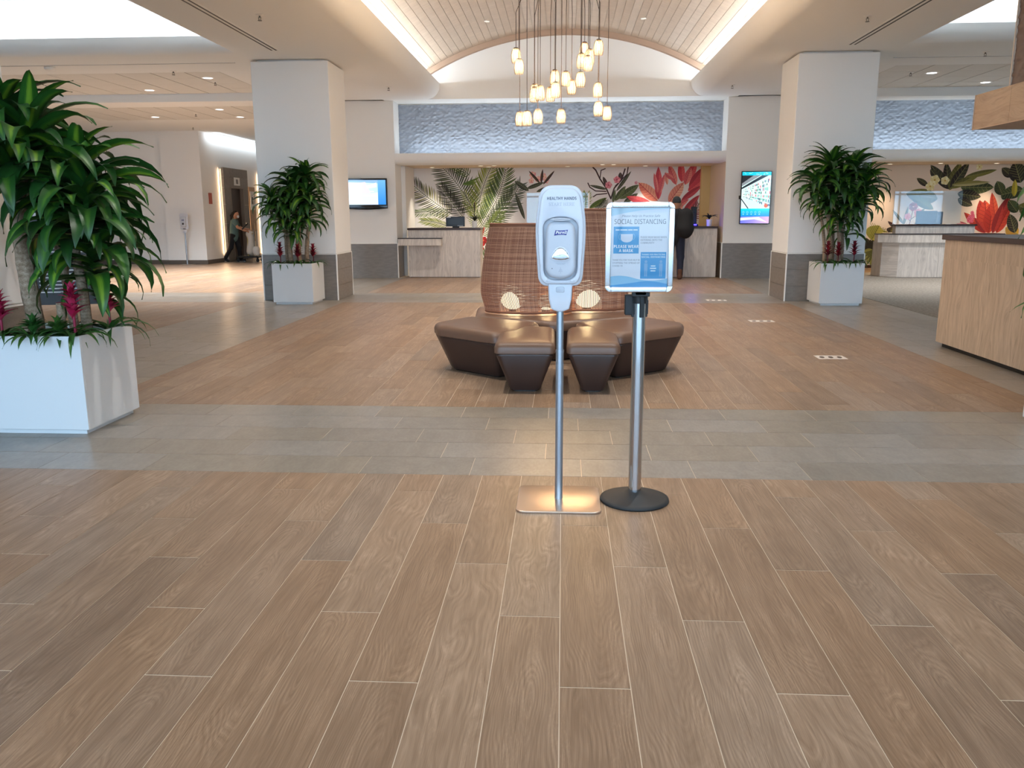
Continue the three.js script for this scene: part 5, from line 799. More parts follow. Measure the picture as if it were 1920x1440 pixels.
const barkTex = dataTex(256, 512, (x, y) => { const X = x / 256 * 6.2832, ring = Math.sin(y * 0.16 + 1.4 * n2(Math.cos(X) * 0.9, Math.sin(X) * 0.9 + y * 0.004)), a = n3(Math.cos(X) * 4, Math.sin(X) * 4, y * 0.09), b = n3(Math.cos(X) * 1.2, Math.sin(X) * 1.2, y * 0.012); const l = ring * 9 + a * 14 + b * 16; return [150 + l, 128 + l, 106 + l]; });
const barkMat = std(0xffffff, 0.9, { map: barkTex, bumpMap: barkTex, bumpScale: 0.006 });
// a strap leaf: leaves the origin along +x, climbing by a0 and bending down; fold and twist
function leafGeo(len, w, a0, bend, twist, seg = 9, power = 1.5, fold = 0.35, shape = 0.75) {
  const pos = [], uv = [], idx = []; let x = 0, y = 0;
  for (let i = 0; i <= seg; i++) {
    const t = i / seg, a = a0 - bend * Math.pow(t, power); if (i) { x += Math.cos(a) * len / seg; y += Math.sin(a) * len / seg; }
    const hw = w * 0.5 * (0.22 * (1 - t) + Math.pow(Math.sin(Math.PI * Math.pow(Math.min(1, t * 0.97 + 0.015), shape)), 0.85)) * (t > 0.995 ? 0.05 : 1), tw = twist * t, nx = -Math.sin(a), ny = Math.cos(a);
    for (const s of [-1, -0.5, 0, 0.5, 1]) { const f = fold * Math.abs(s) * hw, c = Math.cos(tw), sn = Math.sin(tw), off = s * hw, lift = f + 0.04 * w * Math.sin(t * 9 + s * 2) * Math.abs(s); pos.push(x + nx * (lift * c - off * sn * 0), y + ny * (lift * c) + off * sn * 0.8, off * c); uv.push(s * 0.5 + 0.5, t); }
  }
  for (let i = 0; i < seg; i++) for (let k = 0; k < 4; k++) { const a = i * 5 + k, b = a + 1, c = a + 5, d = c + 1; idx.push(a, b, d, a, d, c); }
  const g = new THREE.BufferGeometry(); g.setAttribute('position', new THREE.Float32BufferAttribute(pos, 3)); g.setAttribute('uv', new THREE.Float32BufferAttribute(uv, 2)); g.setIndex(idx); g.computeVertexNormals(); return g;
}
const RL = rng(1234), leafPool = [];       // from upright (0) to hanging (1)
for (let k = 0; k < 24; k++) { const t = k / 23; leafPool.push(leafGeo(0.62, 0.112 + RL() * 0.03, lerp(1.3, 0.15, t) + (RL() - 0.5) * 0.15, lerp(0.9, 2.1, t) + (RL() - 0.5) * 0.4, (RL() - 0.5) * 1.2, 9, 1.4 + RL() * 0.6)); }
const blocks = [[-5.46, -3.95, -15.9, -14.72], [3.78, 5.25, -15.9, -14.72], [-5.6, -4.1, -6.5, -5.2], [4.12, 5.6, -6.4, -5.1]];   // pillars
function putLeaf(o, geo, mat, p, yaw, scale, tiltx = 0, name = 'leaf') { const m = part(name, geo, mat, o); m.position.set(...p); m.rotation.set(tiltx, yaw, 0, 'YXZ'); m.scale.set(scale, scale, scale); return m; }
for (const g of leafPool) g.computeBoundingBox();
function crown(o, c, n, size, r, low = 0) {      // rosette of strap leaves round the cane top
  for (let k = 0; k < n; k++) {
    let yaw = k * 2.39996 + r() * 0.5; const t = k / (n - 1), q = clamp(lerp(low, 1, Math.pow(t, 0.85)) + (r() - 0.5) * 0.12, 0, 1), g = leafPool[Math.min(23, Math.floor(q * 23.99))], s = size * (0.8 + 0.35 * r()) * lerp(0.85, 1.1, Math.sin(Math.PI * t)), y = c[1] - t * 0.26 * size;
    const W = o.position, hit = (a) => [0.5, 1].some(f => { const R = g.boundingBox.max.x * s * f, X = W.x + c[0] + R * Math.cos(a), Z = W.z + c[2] - R * Math.sin(a); return blocks.some(b => X > b[0] && X < b[1] && Z > b[2] && Z < b[3]); }); let tries = 0; while (hit(yaw) && tries++ < 7) yaw += 0.9; if (hit(yaw)) continue;
    putLeaf(o, g, leafMats[r() < 0.42 ? 0 : r() < 0.6 ? 1 : 2], [c[0], y, c[2]], yaw, s, (r() - 0.5) * 0.5);
  }
}
function cane(o, pts, r0, r1) { const cv = new THREE.CatmullRomCurve3(pts.map(p => V(...p))), n = 14, rad = 12, pos = [], uv = [], idx = []; for (let i = 0; i <= n; i++) { const t = i / n, p = cv.getPoint(t), R = lerp(r0, r1, t) * (1 + 0.07 * n2(t * 9, r0 * 99)) * (t < 0.06 ? 1.15 : 1); for (let k = 0; k <= rad; k++) { const a = k / rad * Math.PI * 2, q = R * (1 + 0.05 * n2(Math.cos(a) * 2 + t * 8, Math.sin(a) * 2 + r0 * 50)); pos.push(p.x + q * Math.cos(a), p.y, p.z + q * Math.sin(a)); uv.push(k / rad, t * 2); } } for (let i = 0; i < n; i++) for (let k = 0; k < rad; k++) { const a = i * (rad + 1) + k, b = a + 1, c = a + rad + 1, d = c + 1; idx.push(a, c, d, a, d, b); } const g = new THREE.BufferGeometry(); g.setAttribute('position', new THREE.Float32BufferAttribute(pos, 3)); g.setAttribute('uv', new THREE.Float32BufferAttribute(uv, 2)); g.setIndex(idx); g.computeVertexNormals(); return part('cane', g, barkMat, o); }
function planterBox(o, w, h, d) {                        // origin: centre of the footprint
  const a = w / 2, b = d / 2, t = 0.022;
  part('plinth', bx(-a + 0.035, a - 0.035, 0, 0.034, -b + 0.035, b - 0.035), planterMat, o);
  part('front_panel', bx(-a, a, 0.036, h, b - t, b, 0.003), planterMat, o); part('back_panel', bx(-a, a, 0.036, h, -b, -b + t, 0.003), planterMat, o);
  part('side_panel', bx(-a, -a + t, 0.036, h, -b + t, b - t), planterMat, o); part('side_panel', bx(a - t, a, 0.036, h, -b + t, b - t), planterMat, o);
  part('bottom_panel', bx(-a + t, a - t, 0.036, 0.06, -b + t, b - t), planterMat, o);
  const g = sheet((u, v) => [lerp(-a + t, a - t, u), h - 0.05 + 0.018 * n2(u * 4, v * 4), lerp(b - t, -b + t, v)], 10, 10); part('soil', g, soilMat, o);
}
// bromeliad: strap rosette with a red bract spike
function bromeliad(label, p, h, mats, r, spread = 0.34, n = 12, group = 'red bromeliads in the planters') {
  const o = thing('bromeliad', label, 'plant', p, 0, group);
  for (let k = 0; k < n; k++) { const t = k / n, g = leafGeo(spread * (0.85 + r() * 0.4), 0.036, 0.75 + r() * 0.4, 1.7 + r() * 0.6, (r() - 0.5), 7, 1.2, 0.4, 0.6); putLeaf(o, g, strapMats[k % 2], [0, 0.0, 0], k * 2.4 + r() * 0.6, 1); }
  part('stalk', tube([[0, 0, 0], [0.005, h * 0.4, 0], [0, h * 0.85, 0.004]], 0.009, 8, 6), mats[1], o);
  const sg = leafGeo(0.14, 0.042, 0.9, 0.8, 0, 5, 1.3, 0.4, 0.7), bg = leafGeo(0.12, 0.046, 1.1, 0.9, 0, 5, 1.3, 0.4, 0.7);
  for (let k = 0; k < 20; k++) { const t = k / 19; putLeaf(o, k % 2 ? sg : bg, mats[Math.floor(r() * 3)], [0, h * (0.42 + 0.5 * t), 0], k * 2.4, lerp(1.05, 0.75, t), 0, 'bract'); }
  const tg = leafGeo(0.1, 0.036, 1.35, 0.4, 0, 4, 1.3, 0.4, 0.7); for (let k = 0; k < 6; k++) putLeaf(o, tg, mats[k % 3], [0, h * 0.9, 0], k * 1.05, 1, 0, 'bract');
}
const PH = 0.695;
{ // big planter at the left
  const r = rng(3001), o = thing('potted_dracaena', 'big leafy dracaena in a white box planter beside the near left pillar', 'potted plant', [-3.655, 0, -5.8]); planterBox(o, 0.72, PH, 0.71);
  const L = (x, y, z) => [x + 3.655, y, z + 5.8];
  cane(o, [L(-3.8, 0.62, -5.78), L(-3.815, 1.0, -5.76), L(-3.84, 1.35, -5.77), L(-3.85, 1.7, -5.8)], 0.06, 0.052);
  cane(o, [L(-3.62, 0.62, -5.95), L(-3.66, 1.0, -5.97), L(-3.72, 1.42, -5.98)], 0.034, 0.03); cane(o, [L(-3.5, 0.62, -5.9), L(-3.49, 0.95, -5.88), L(-3.5, 1.25, -5.85)], 0.038, 0.032); cane(o, [L(-3.56, 0.62, -5.7), L(-3.55, 0.9, -5.68)], 0.03, 0.026);
  crown(o, L(-3.9, 2.2, -5.78), 44, 0.95, r, 0.1); crown(o, L(-3.68, 2.05, -5.72), 44, 0.95, r, 0.1); crown(o, L(-3.44, 1.82, -5.84), 46, 0.95, r, 0.15); crown(o, L(-3.78, 1.9, -5.62), 34, 0.92, r, 0.2); crown(o, L(-3.3, 1.7, -5.72), 30, 0.9, r, 0.2); crown(o, L(-3.42, 1.55, -5.8), 40, 0.95, r, 0.3); crown(o, L(-3.38, 1.3, -5.84), 26, 0.9, r, 0.4); crown(o, L(-3.4, 1.05, -5.9), 12, 0.62, r, 0.5);
  cane(o, [L(-3.85, 1.62, -5.8), L(-3.87, 1.9, -5.79), L(-3.9, 2.18, -5.78)], 0.045, 0.03); cane(o, [L(-3.82, 1.6, -5.78), L(-3.74, 1.8, -5.75), L(-3.68, 2.04, -5.72)], 0.034, 0.024); cane(o, [L(-3.5, 1.2, -5.85), L(-3.46, 1.5, -5.85), L(-3.44, 1.82, -5.84)], 0.03, 0.022);
  const rb = rng(3002);
  bromeliad('pink flowering bromeliad at the front edge of the big left planter, tallest spike', [-3.39, PH - 0.045, -5.56], 0.36, bractMats, rb, 0.3, 14); bromeliad('pink flowering bromeliad at the right edge of the big left planter', [-3.37, PH - 0.045, -5.98], 0.32, bractMats, rb, 0.36, 14); bromeliad('pink flowering bromeliad at the pillar end of the big left planter', [-3.92, PH - 0.045, -5.56], 0.3, bractMats, rb, 0.3, 14);
  bromeliad('low green bromeliad spilling over the front of the big left planter', [-3.66, PH - 0.045, -5.52], 0.12, bractMats.map(() => strapMats[0]), rb, 0.26, 16, 'green ground plants in the big left planter'); bromeliad('low green bromeliad at the corner of the big left planter', [-3.5, PH - 0.045, -5.55], 0.1, bractMats.map(() => strapMats[1]), rb, 0.24, 14, 'green ground plants in the big left planter');
}
{ // rear left planter
  const r = rng(3101), X = -4.615, Z = -14.4, o = thing('potted_dracaena', 'dracaena in a white box planter in front of the rear left pillar', 'potted plant', [X, 0, Z]); planterBox(o, 0.7, PH, 0.7);
  for (const [a, b, h, q] of [[-0.1, 0.05, 1.35, 0.045], [0.06, 0.1, 1.5, 0.04], [0.16, 0.0, 1.3, 0.04], [-0.02, -0.1, 1.6, 0.035], [-0.18, -0.02, 1.25, 0.03]]) cane(o, [[a, 0.62, b], [a * 1.1, 1.0, b], [a * 1.2 + 0.03, h, b]], q, q * 0.8);
  crown(o, [0.24, 2.2, 0.05], 42, 0.72, r, 0.05); crown(o, [0.0, 2.08, 0.1], 40, 0.74, r, 0.08); crown(o, [-0.34, 1.8, 0.1], 36, 0.7, r, 0.1); crown(o, [0.28, 1.88, 0.14], 42, 0.76, r, 0.2); crown(o, [0.0, 1.78, 0.14], 42, 0.78, r, 0.25); crown(o, [-0.2, 1.55, 0.12], 34, 0.74, r, 0.3); crown(o, [0.22, 1.55, 0.12], 32, 0.72, r, 0.3); crown(o, [-0.05, 1.3, 0.1], 20, 0.66, r, 0.45);
  cane(o, [[0.2, 1.4, 0.0], [0.25, 1.8, 0.02], [0.25, 2.15, 0.02]], 0.03, 0.02); cane(o, [[-0.2, 1.2, 0.0], [-0.3, 1.5, 0.03], [-0.36, 1.76, 0.05]], 0.028, 0.02);
  const rb = rng(3102); bromeliad('dark red bromeliad at the left of the rear left planter', [X - 0.24, PH - 0.045, Z + 0.2], 0.36, bractDark, rb, 0.3, 14); bromeliad('dark red bromeliad at the centre of the rear left planter', [X + 0.08, PH - 0.045, Z + 0.24], 0.32, bractDark, rb, 0.28, 14); bromeliad('dark red bromeliad at the right of the rear left planter', [X + 0.27, PH - 0.045, Z - 0.02], 0.32, bractDark, rb, 0.3, 14);
}
{ // rear right planter
  const r = rng(3201), X = 4.585, Z = -14.4, o = thing('potted_dracaena', 'dense dracaena in a white box planter in front of the rear right pillar', 'potted plant', [X, 0, Z]); planterBox(o, 0.7, PH, 0.7);
  for (const [a, b, h, q] of [[-0.12, 0.05, 1.5, 0.045], [0.0, 0.1, 1.4, 0.04], [-0.05, -0.1, 1.6, 0.04], [0.06, 0.02, 1.5, 0.035], [-0.2, 0.0, 1.5, 0.03]]) cane(o, [[a, 0.62, b], [a * 1.1, 1.0, b], [a * 1.3 - 0.05, h, b]], q, q * 0.8);
  crown(o, [-0.22, 2.3, 0.08], 40, 0.8, r, 0.03); crown(o, [0.14, 2.26, 0.08], 40, 0.82, r, 0.05); crown(o, [-0.42, 2.05, 0.12], 36, 0.8, r, 0.1); crown(o, [0.32, 2.04, 0.12], 38, 0.82, r, 0.1); crown(o, [-0.08, 2.0, 0.16], 40, 0.82, r, 0.2); crown(o, [-0.3, 1.76, 0.16], 34, 0.8, r, 0.25); crown(o, [0.2, 1.74, 0.16], 38, 0.82, r, 0.25); crown(o, [-0.02, 1.5, 0.14], 26, 0.75, r, 0.35); crown(o, [0.1, 1.25, 0.1], 8, 0.6, r, 0.6);
  cane(o, [[-0.2, 1.5, 0.0], [-0.22, 1.9, 0.03], [-0.22, 2.25, 0.05]], 0.03, 0.02); cane(o, [[0.05, 1.4, 0.0], [0.1, 1.8, 0.03], [0.12, 2.2, 0.05]], 0.03, 0.02);
  const rb = rng(3202); bromeliad('dark red bromeliad at the left of the rear right planter', [X - 0.22, PH - 0.045, Z + 0.22], 0.36, bractDark, rb, 0.32, 14); bromeliad('dark red bromeliad at the centre of the rear right planter', [X - 0.05, PH - 0.045, Z + 0.22], 0.34, bractDark, rb, 0.3, 14); bromeliad('dark red bromeliad at the right of the rear right planter', [X + 0.22, PH - 0.045, Z + 0.18], 0.36, bractDark, rb, 0.34, 16);
}
{ // planter at the right edge, by the counter
  const r = rng(3301), X = 3.72, Z = -5.78, o = thing('potted_dracaena', 'dracaena in a white box planter beside the right counter', 'potted plant', [X, 0, Z]); planterBox(o, 0.7, PH, 0.72);
  cane(o, [[0.1, 0.62, 0], [0.12, 1.0, 0], [0.14, 1.6, 0]], 0.055, 0.045); cane(o, [[-0.05, 0.62, -0.15], [-0.04, 1.0, -0.15], [0, 1.45, -0.12]], 0.035, 0.03);
  crown(o, [0.1, 2.0, 0], 30, 0.95, r, 0.1); crown(o, [-0.02, 1.72, -0.1], 34, 1.0, r, 0.3); crown(o, [-0.05, 1.42, -0.12], 26, 0.95, r, 0.4); crown(o, [-0.08, 1.1, -0.15], 12, 0.8, r, 0.5); cane(o, [[0.14, 1.5, 0], [0.15, 1.8, 0], [0.16, 1.98, 0]], 0.045, 0.03);
  putLeaf(o, leafPool[17], leafMats[1], [-0.18, 1.66, -0.12], Math.PI - 0.1, 0.95); putLeaf(o, leafPool[20], leafMats[2], [-0.2, 1.5, -0.05], Math.PI + 0.25, 0.8); putLeaf(o, leafPool[21], leafMats[0], [-0.22, 1.05, -0.1], Math.PI, 0.7); putLeaf(o, leafGeo(0.5, 0.034, 0.7, 1.4, 0.2), strapMats[0], [-0.2, 0.8, -0.12], Math.PI, 1);
  const rb = rng(3302); bromeliad('pink bromeliad in the planter beside the right counter', [X - 0.12, PH - 0.045, Z - 0.2], 0.32, bractMats, rb, 0.34, 14);
}
// small pots on the desks
function deskPlant(label, p, h, r) {
  const o = thing('potted_bromeliad', label, 'potted plant', p); part('pot', new THREE.CylinderGeometry(0.085, 0.075, 0.16, 4, 1).rotateY(Math.PI / 4).translate(0, 0.08, 0), trimWhite, o); part('soil', bx(-0.05, 0.05, 0.15, 0.163, -0.05, 0.05), soilMat, o);
  const m = [std(0x24301f, 0.5), std(0x1e281c, 0.5)]; for (let k = 0; k < 16; k++) putLeaf(o, leafGeo(0.24 + r() * 0.06, 0.034, 1.1 + r() * 0.2, 1.2 + r() * 0.8, 0, 6, 1.3, 0.4, 0.6), m[k % 2], [0, 0.15, 0], k * 2.4, 1);
  if (h) { part('stalk', rod([0, 0.15, 0], [0, 0.15 + h, 0], 0.01), m[0], o); const bm = [std(0x3a1418, 0.5), std(0x2c0f12, 0.5)]; for (let k = 0; k < 12; k++) putLeaf(o, leafGeo(0.09, 0.03, 1.0, 0.7, 0, 4, 1.3, 0.4, 0.7), bm[k % 2], [0, 0.15 + h * (0.55 + 0.45 * k / 11), 0], k * 2.4, 1, 0, 'bract'); }
}
deskPlant('dark bromeliad in a white square pot on the left reception desk', [-2.16, 1.19, -20.62], 0.42, rng(61)); deskPlant('dark spiky plant in a white square pot on the right reception desk', [3.5, 1.21, -20.62], 0, rng(62));
// ---------------------------------------------------------------- people and the far lobby
const smin = (a, b, k) => { const h = Math.max(k - Math.abs(a - b), 0) / k; return Math.min(a, b) - h * h * k * 0.25; };
function bodyGeo(bones, k = 0.03, cell = 0.013) {
  let lo = [9, 9, 9], hi = [-9, -9, -9]; for (const b of bones) for (const [p, r] of [[b[0], b[2]], [b[1], b[3]]]) for (let i = 0; i < 3; i++) { lo[i] = Math.min(lo[i], p[i] - r - 0.04); hi[i] = Math.max(hi[i], p[i] + r + 0.04); }
  const size = Math.max(hi[0] - lo[0], hi[1] - lo[1], hi[2] - lo[2]), N = Math.min(150, Math.ceil(size / cell)), mc = new MarchingCubes(N, new THREE.MeshBasicMaterial(), false, false, 400000); mc.isolation = 0;
  const c = [(lo[0] + hi[0]) / 2, (lo[1] + hi[1]) / 2, (lo[2] + hi[2]) / 2], half = size / 2 * 1.06, B = bones.map(b => { const d = [b[1][0] - b[0][0], b[1][1] - b[0][1], b[1][2] - b[0][2]], l = d[0] * d[0] + d[1] * d[1] + d[2] * d[2] || 1e-9; return { a: b[0], d, l, r0: b[2], r1: b[3], fz: b[4] || 1 }; });
  for (let z = 0; z < N; z++) for (let y = 0; y < N; y++) for (let x = 0; x < N; x++) {
    const px = c[0] + (x / (N / 2) - 1) * half, py = c[1] + (y / (N / 2) - 1) * half, pz = c[2] + (z / (N / 2) - 1) * half; let s = 9;
    for (const b of B) { const ex = px - b.a[0], ey = py - b.a[1], ez = pz - b.a[2], t = clamp((ex * b.d[0] + ey * b.d[1] + ez * b.d[2]) / b.l, 0, 1), qx = ex - b.d[0] * t, qy = ey - b.d[1] * t, qz = (ez - b.d[2] * t) * b.fz, v = Math.sqrt(qx * qx + qy * qy + qz * qz) - (b.r0 + (b.r1 - b.r0) * t); s = smin(s, v, k); }
    mc.field[x + y * N + z * N * N] = -s;
  }
  mc.update(); const n = mc.count, g = new THREE.BufferGeometry(), P = new Float32Array(mc.positionArray.slice(0, n * 3)); for (let i = 0; i < n; i++) { P[i * 3] = c[0] + P[i * 3] * half; P[i * 3 + 1] = c[1] + P[i * 3 + 1] * half; P[i * 3 + 2] = c[2] + P[i * 3 + 2] * half; }
  g.setAttribute('position', new THREE.BufferAttribute(P, 3)); g.setAttribute('normal', new THREE.BufferAttribute(new Float32Array(mc.normalArray.slice(0, n * 3)), 3)); g.setAttribute('uv', new THREE.BufferAttribute(new Float32Array(n * 2), 2)); g.computeVertexNormals(); return g;
}
function handBones(w, dir, up, s = 1) {                     // palm, four fingers and a thumb, slightly curled; w wrist, dir along the hand
  const D = V(...dir).normalize(), U = V(...up).normalize(), S = D.clone().cross(U).normalize(), at = (a, b, c) => [w[0] + (D.x * a + S.x * b + U.x * c) * s, w[1] + (D.y * a + S.y * b + U.y * c) * s, w[2] + (D.z * a + S.z * b + U.z * c) * s], out = [[at(0, 0, 0), at(0.07, 0, 0), 0.026 * s, 0.03 * s], [at(0.05, 0.022, 0), at(0.05, -0.022, 0), 0.018 * s, 0.018 * s]];
  [[-0.03, 0.062], [-0.01, 0.075], [0.011, 0.07], [0.031, 0.055]].forEach(([b, l]) => { out.push([at(0.075, b, 0), at(0.075 + l * 0.6, b, -0.012), 0.01 * s, 0.009 * s], [at(0.075 + l * 0.6, b, -0.012), at(0.075 + l * 0.85, b, -0.04), 0.009 * s, 0.008 * s]); });
  out.push([at(0.02, 0.03, 0), at(0.06, 0.055, -0.012), 0.011 * s, 0.01 * s], [at(0.06, 0.055, -0.012), at(0.088, 0.05, -0.028), 0.01 * s, 0.008 * s]); return out;
}
const skinMat = std(0xb98566, 0.6), hairMat = std(0x17100e, 0.85), tealMat = std(0x57706c, 0.85), blackCloth = std(0x15151a, 0.85), jeanMat = std(0x20283c, 0.85), bootMat = std(0x5a3826, 0.7), shoeMat = std(0x22222a, 0.6), soleMat = std(0xe8e8e8, 0.6);
{ // cleaner walking to the right with a cart
  const o = thing('person', 'person in teal tunic and black trousers, dark ponytail, pushing a cleaning cart', 'person', [-10.86, 0, -27.35], 0);
  const hip = [0, 0.86, 0], neck = [0.04, 1.36, 0], shR = [0.1, 1.32, 0.17], shL = [0.02, 1.31, -0.17], head = [0.12, 1.52, 0.01];
  const legs = [[[-0.02, 0.86, 0.09], [-0.1, 0.47, 0.1], 0.085, 0.055], [[-0.1, 0.47, 0.1], [-0.34, 0.12, 0.09], 0.055, 0.036], [[0.02, 0.86, -0.09], [0.1, 0.47, -0.09], 0.085, 0.056], [[0.1, 0.47, -0.09], [0.13, 0.1, -0.09], 0.056, 0.038]];
  const arms = [[shR, [0.22, 1.13, 0.22], 0.05, 0.04], [[0.22, 1.13, 0.22], [0.42, 1.02, 0.16], 0.04, 0.028], [shL, [0.15, 1.1, -0.24], 0.05, 0.04], [[0.15, 1.1, -0.24], [0.38, 1.06, -0.16], 0.04, 0.028]];
  const torso = [[hip, [0.02, 1.1, 0], 0.125, 0.12, 0.82], [[0.02, 1.1, 0], [0.04, 1.28, 0], 0.12, 0.12, 0.8], [shR, shL, 0.06, 0.06]];
  const skull = [[[0.1, 1.5, 0.01], [0.12, 1.56, 0.01], 0.078, 0.082], [[0.15, 1.46, 0.01], [0.14, 1.5, 0.01], 0.05, 0.06], [neck, head, 0.045, 0.045], [[0.205, 1.505, 0.01], [0.19, 1.53, 0.01], 0.014, 0.012], [[0.1, 1.5, 0.085], [0.1, 1.53, 0.085], 0.016, 0.018], [[0.1, 1.5, -0.065], [0.1, 1.53, -0.065], 0.016, 0.018]];
  const feet = [[[-0.36, 0.1, 0.09], [-0.24, 0.055, 0.09], 0.035, 0.03], [[0.11, 0.07, -0.09], [0.27, 0.035, -0.09], 0.036, 0.03]];
  part('body', bodyGeo([...torso.map(b => [b[0], b[1], b[2] - 0.02, b[3] - 0.02, b[4]]), ...legs.map(b => [b[0], b[1], b[2] - 0.012, b[3] - 0.008]), ...arms, ...skull, ...feet, ...handBones([0.42, 1.02, 0.16], [1, -0.15, -0.1], [0, 1, 0]), ...handBones([0.38, 1.06, -0.16], [1, -0.1, 0.1], [0, 1, 0])], 0.025, 0.0115), skinMat, o);
  part('tunic', bodyGeo([...torso.map(b => [b[0], b[1], b[2] + 0.008, b[3] + 0.008, b[4]]), [[-0.02, 0.78, 0], [0.0, 0.95, 0], 0.135, 0.125, 0.8], [shR, [0.17, 1.2, 0.2], 0.062, 0.055], [shL, [0.1, 1.18, -0.215], 0.062, 0.055]], 0.04, 0.012), tealMat, o);
  part('trousers', bodyGeo([[[0, 0.86, 0.05], [0, 0.86, -0.05], 0.115, 0.115, 0.9], ...legs.map((b, i) => [b[0], i % 2 ? [b[1][0] + (i === 1 ? 0.03 : 0), b[1][1], b[1][2]] : b[1], b[2] + 0.014, b[3] + 0.026])], 0.03, 0.012), blackCloth, o);
  part('hair', bodyGeo([[[0.07, 1.57, 0.01], [0.1, 1.595, 0.01], 0.085, 0.078], [[0.035, 1.52, 0.01], [0.05, 1.56, 0.01], 0.055, 0.07], [[0.0, 1.57, 0.01], [-0.04, 1.5, 0.01], 0.04, 0.045], [[-0.04, 1.5, 0.01], [-0.06, 1.36, 0.02], 0.045, 0.022]], 0.03, 0.01), hairMat, o);
  part('hair_tie', new THREE.TorusGeometry(0.032, 0.014, 8, 14).rotateY(Math.PI / 2).translate(-0.008, 1.565, 0.01), std(0xe6a0b0, 0.7), o);
  part('face_mask', bodyGeo([[[0.165, 1.47, 0.01], [0.16, 1.495, 0.01], 0.048, 0.05, 0.9]], 0.02, 0.009), std(0xd9dde0, 0.8), o);
  const shoe = (x, y, tilt) => { const g = bodyGeo([[[0, 0.045, 0], [0.15, 0.035, 0], 0.045, 0.04, 1.05], [[-0.02, 0.06, 0], [0.02, 0.06, 0], 0.045, 0.045]], 0.03, 0.008); g.rotateZ(tilt); g.translate(x, y, 0); return g; };
  part('shoe', shoe(-0.37, 0.05, -0.35).translate(0, 0.005, 0.09), shoeMat, o); part('shoe', shoe(0.12, 0, 0).translate(0, 0.002, -0.09), shoeMat, o); part('shoe_sole', bx(0.06, 0.3, 0, 0.014, -0.13, -0.05, 0.006), soleMat, o);
}
{ // cleaning cart
  const o = thing('cleaning_cart', 'low cleaning cart with white bags and an upright handle beside the person in teal', 'cart', [-10.32, 0, -27.35]);
  part('platform', bx(-0.42, 0.32, 0.14, 0.19, -0.24, 0.24, 0.01), blackMat, o); for (const x of [-0.38, 0.28]) for (const z of [-0.2, 0.2]) part('caster', [new THREE.CylinderGeometry(0.055, 0.055, 0.03, 14).rotateX(Math.PI / 2).translate(x, 0.056, z), bx(x - 0.02, x + 0.02, 0.06, 0.145, z - 0.025, z + 0.025)], blackMat, o);
  part('upright', rod([0.16, 0.19, 0.1], [0.16, 1.0, 0.1], 0.016), std(0x8d8a84, 0.4, { metalness: 0.6 }), o); part('handle', tube([[0.16, 0.98, 0.1], [0.14, 1.04, 0.05], [0.14, 1.04, -0.12], [0.16, 0.98, -0.16]], 0.015, 12, 6), std(0x8d8a84, 0.4, { metalness: 0.6 }), o); part('upright', rod([0.16, 0.19, -0.16], [0.16, 1.0, -0.16], 0.016), std(0x8d8a84, 0.4, { metalness: 0.6 }), o);
  part('bag_frame', [rod([-0.06, 0.19, 0.1], [-0.06, 0.92, 0.1], 0.014), rod([-0.06, 0.92, 0.1], [0.16, 0.92, 0.1], 0.012)], std(0xb39a4a, 0.5), o);
  part('trash_bag', bodyGeo([[[-0.0, 0.34, 0], [0.02, 0.78, 0], 0.15, 0.11], [[0.02, 0.78, 0], [0.0, 0.9, 0.02], 0.11, 0.13]], 0.06, 0.016), std(0xd8d2c8, 0.6), o);
}
{ const o = thing('hand_brush', 'black short-handled brush held out by the person in teal', 'brush', [-10.43, 1.04, -27.14], 0); part('shaft', rod([-0.07, 0.02, 0], [0.14, 0.22, 0], 0.018, 0.022), blackMat, o); part('grip', rod([-0.07, 0.02, 0], [-0.01, 0.075, 0], 0.021), rubberMat, o); }
{ const o = thing('cotton_mop', 'white round mop head on a thin pole leaning by the elevator', 'mop', [-10.05, 0, -27.1]); part('pole', rod([0, 0.3, 0], [0.0, 1.25, 0.0], 0.012), std(0xb09a80, 0.6), o); part('head', bodyGeo([[[0, 0.36, 0], [0, 0.4, 0], 0.11, 0.12], [[0.03, 0.28, 0.02], [-0.03, 0.28, -0.02], 0.07, 0.07]], 0.05, 0.014), std(0xd9d6d0, 0.9), o); part('foot', rod([0, 0, 0], [0, 0.3, 0], 0.014), blackMat, o); }
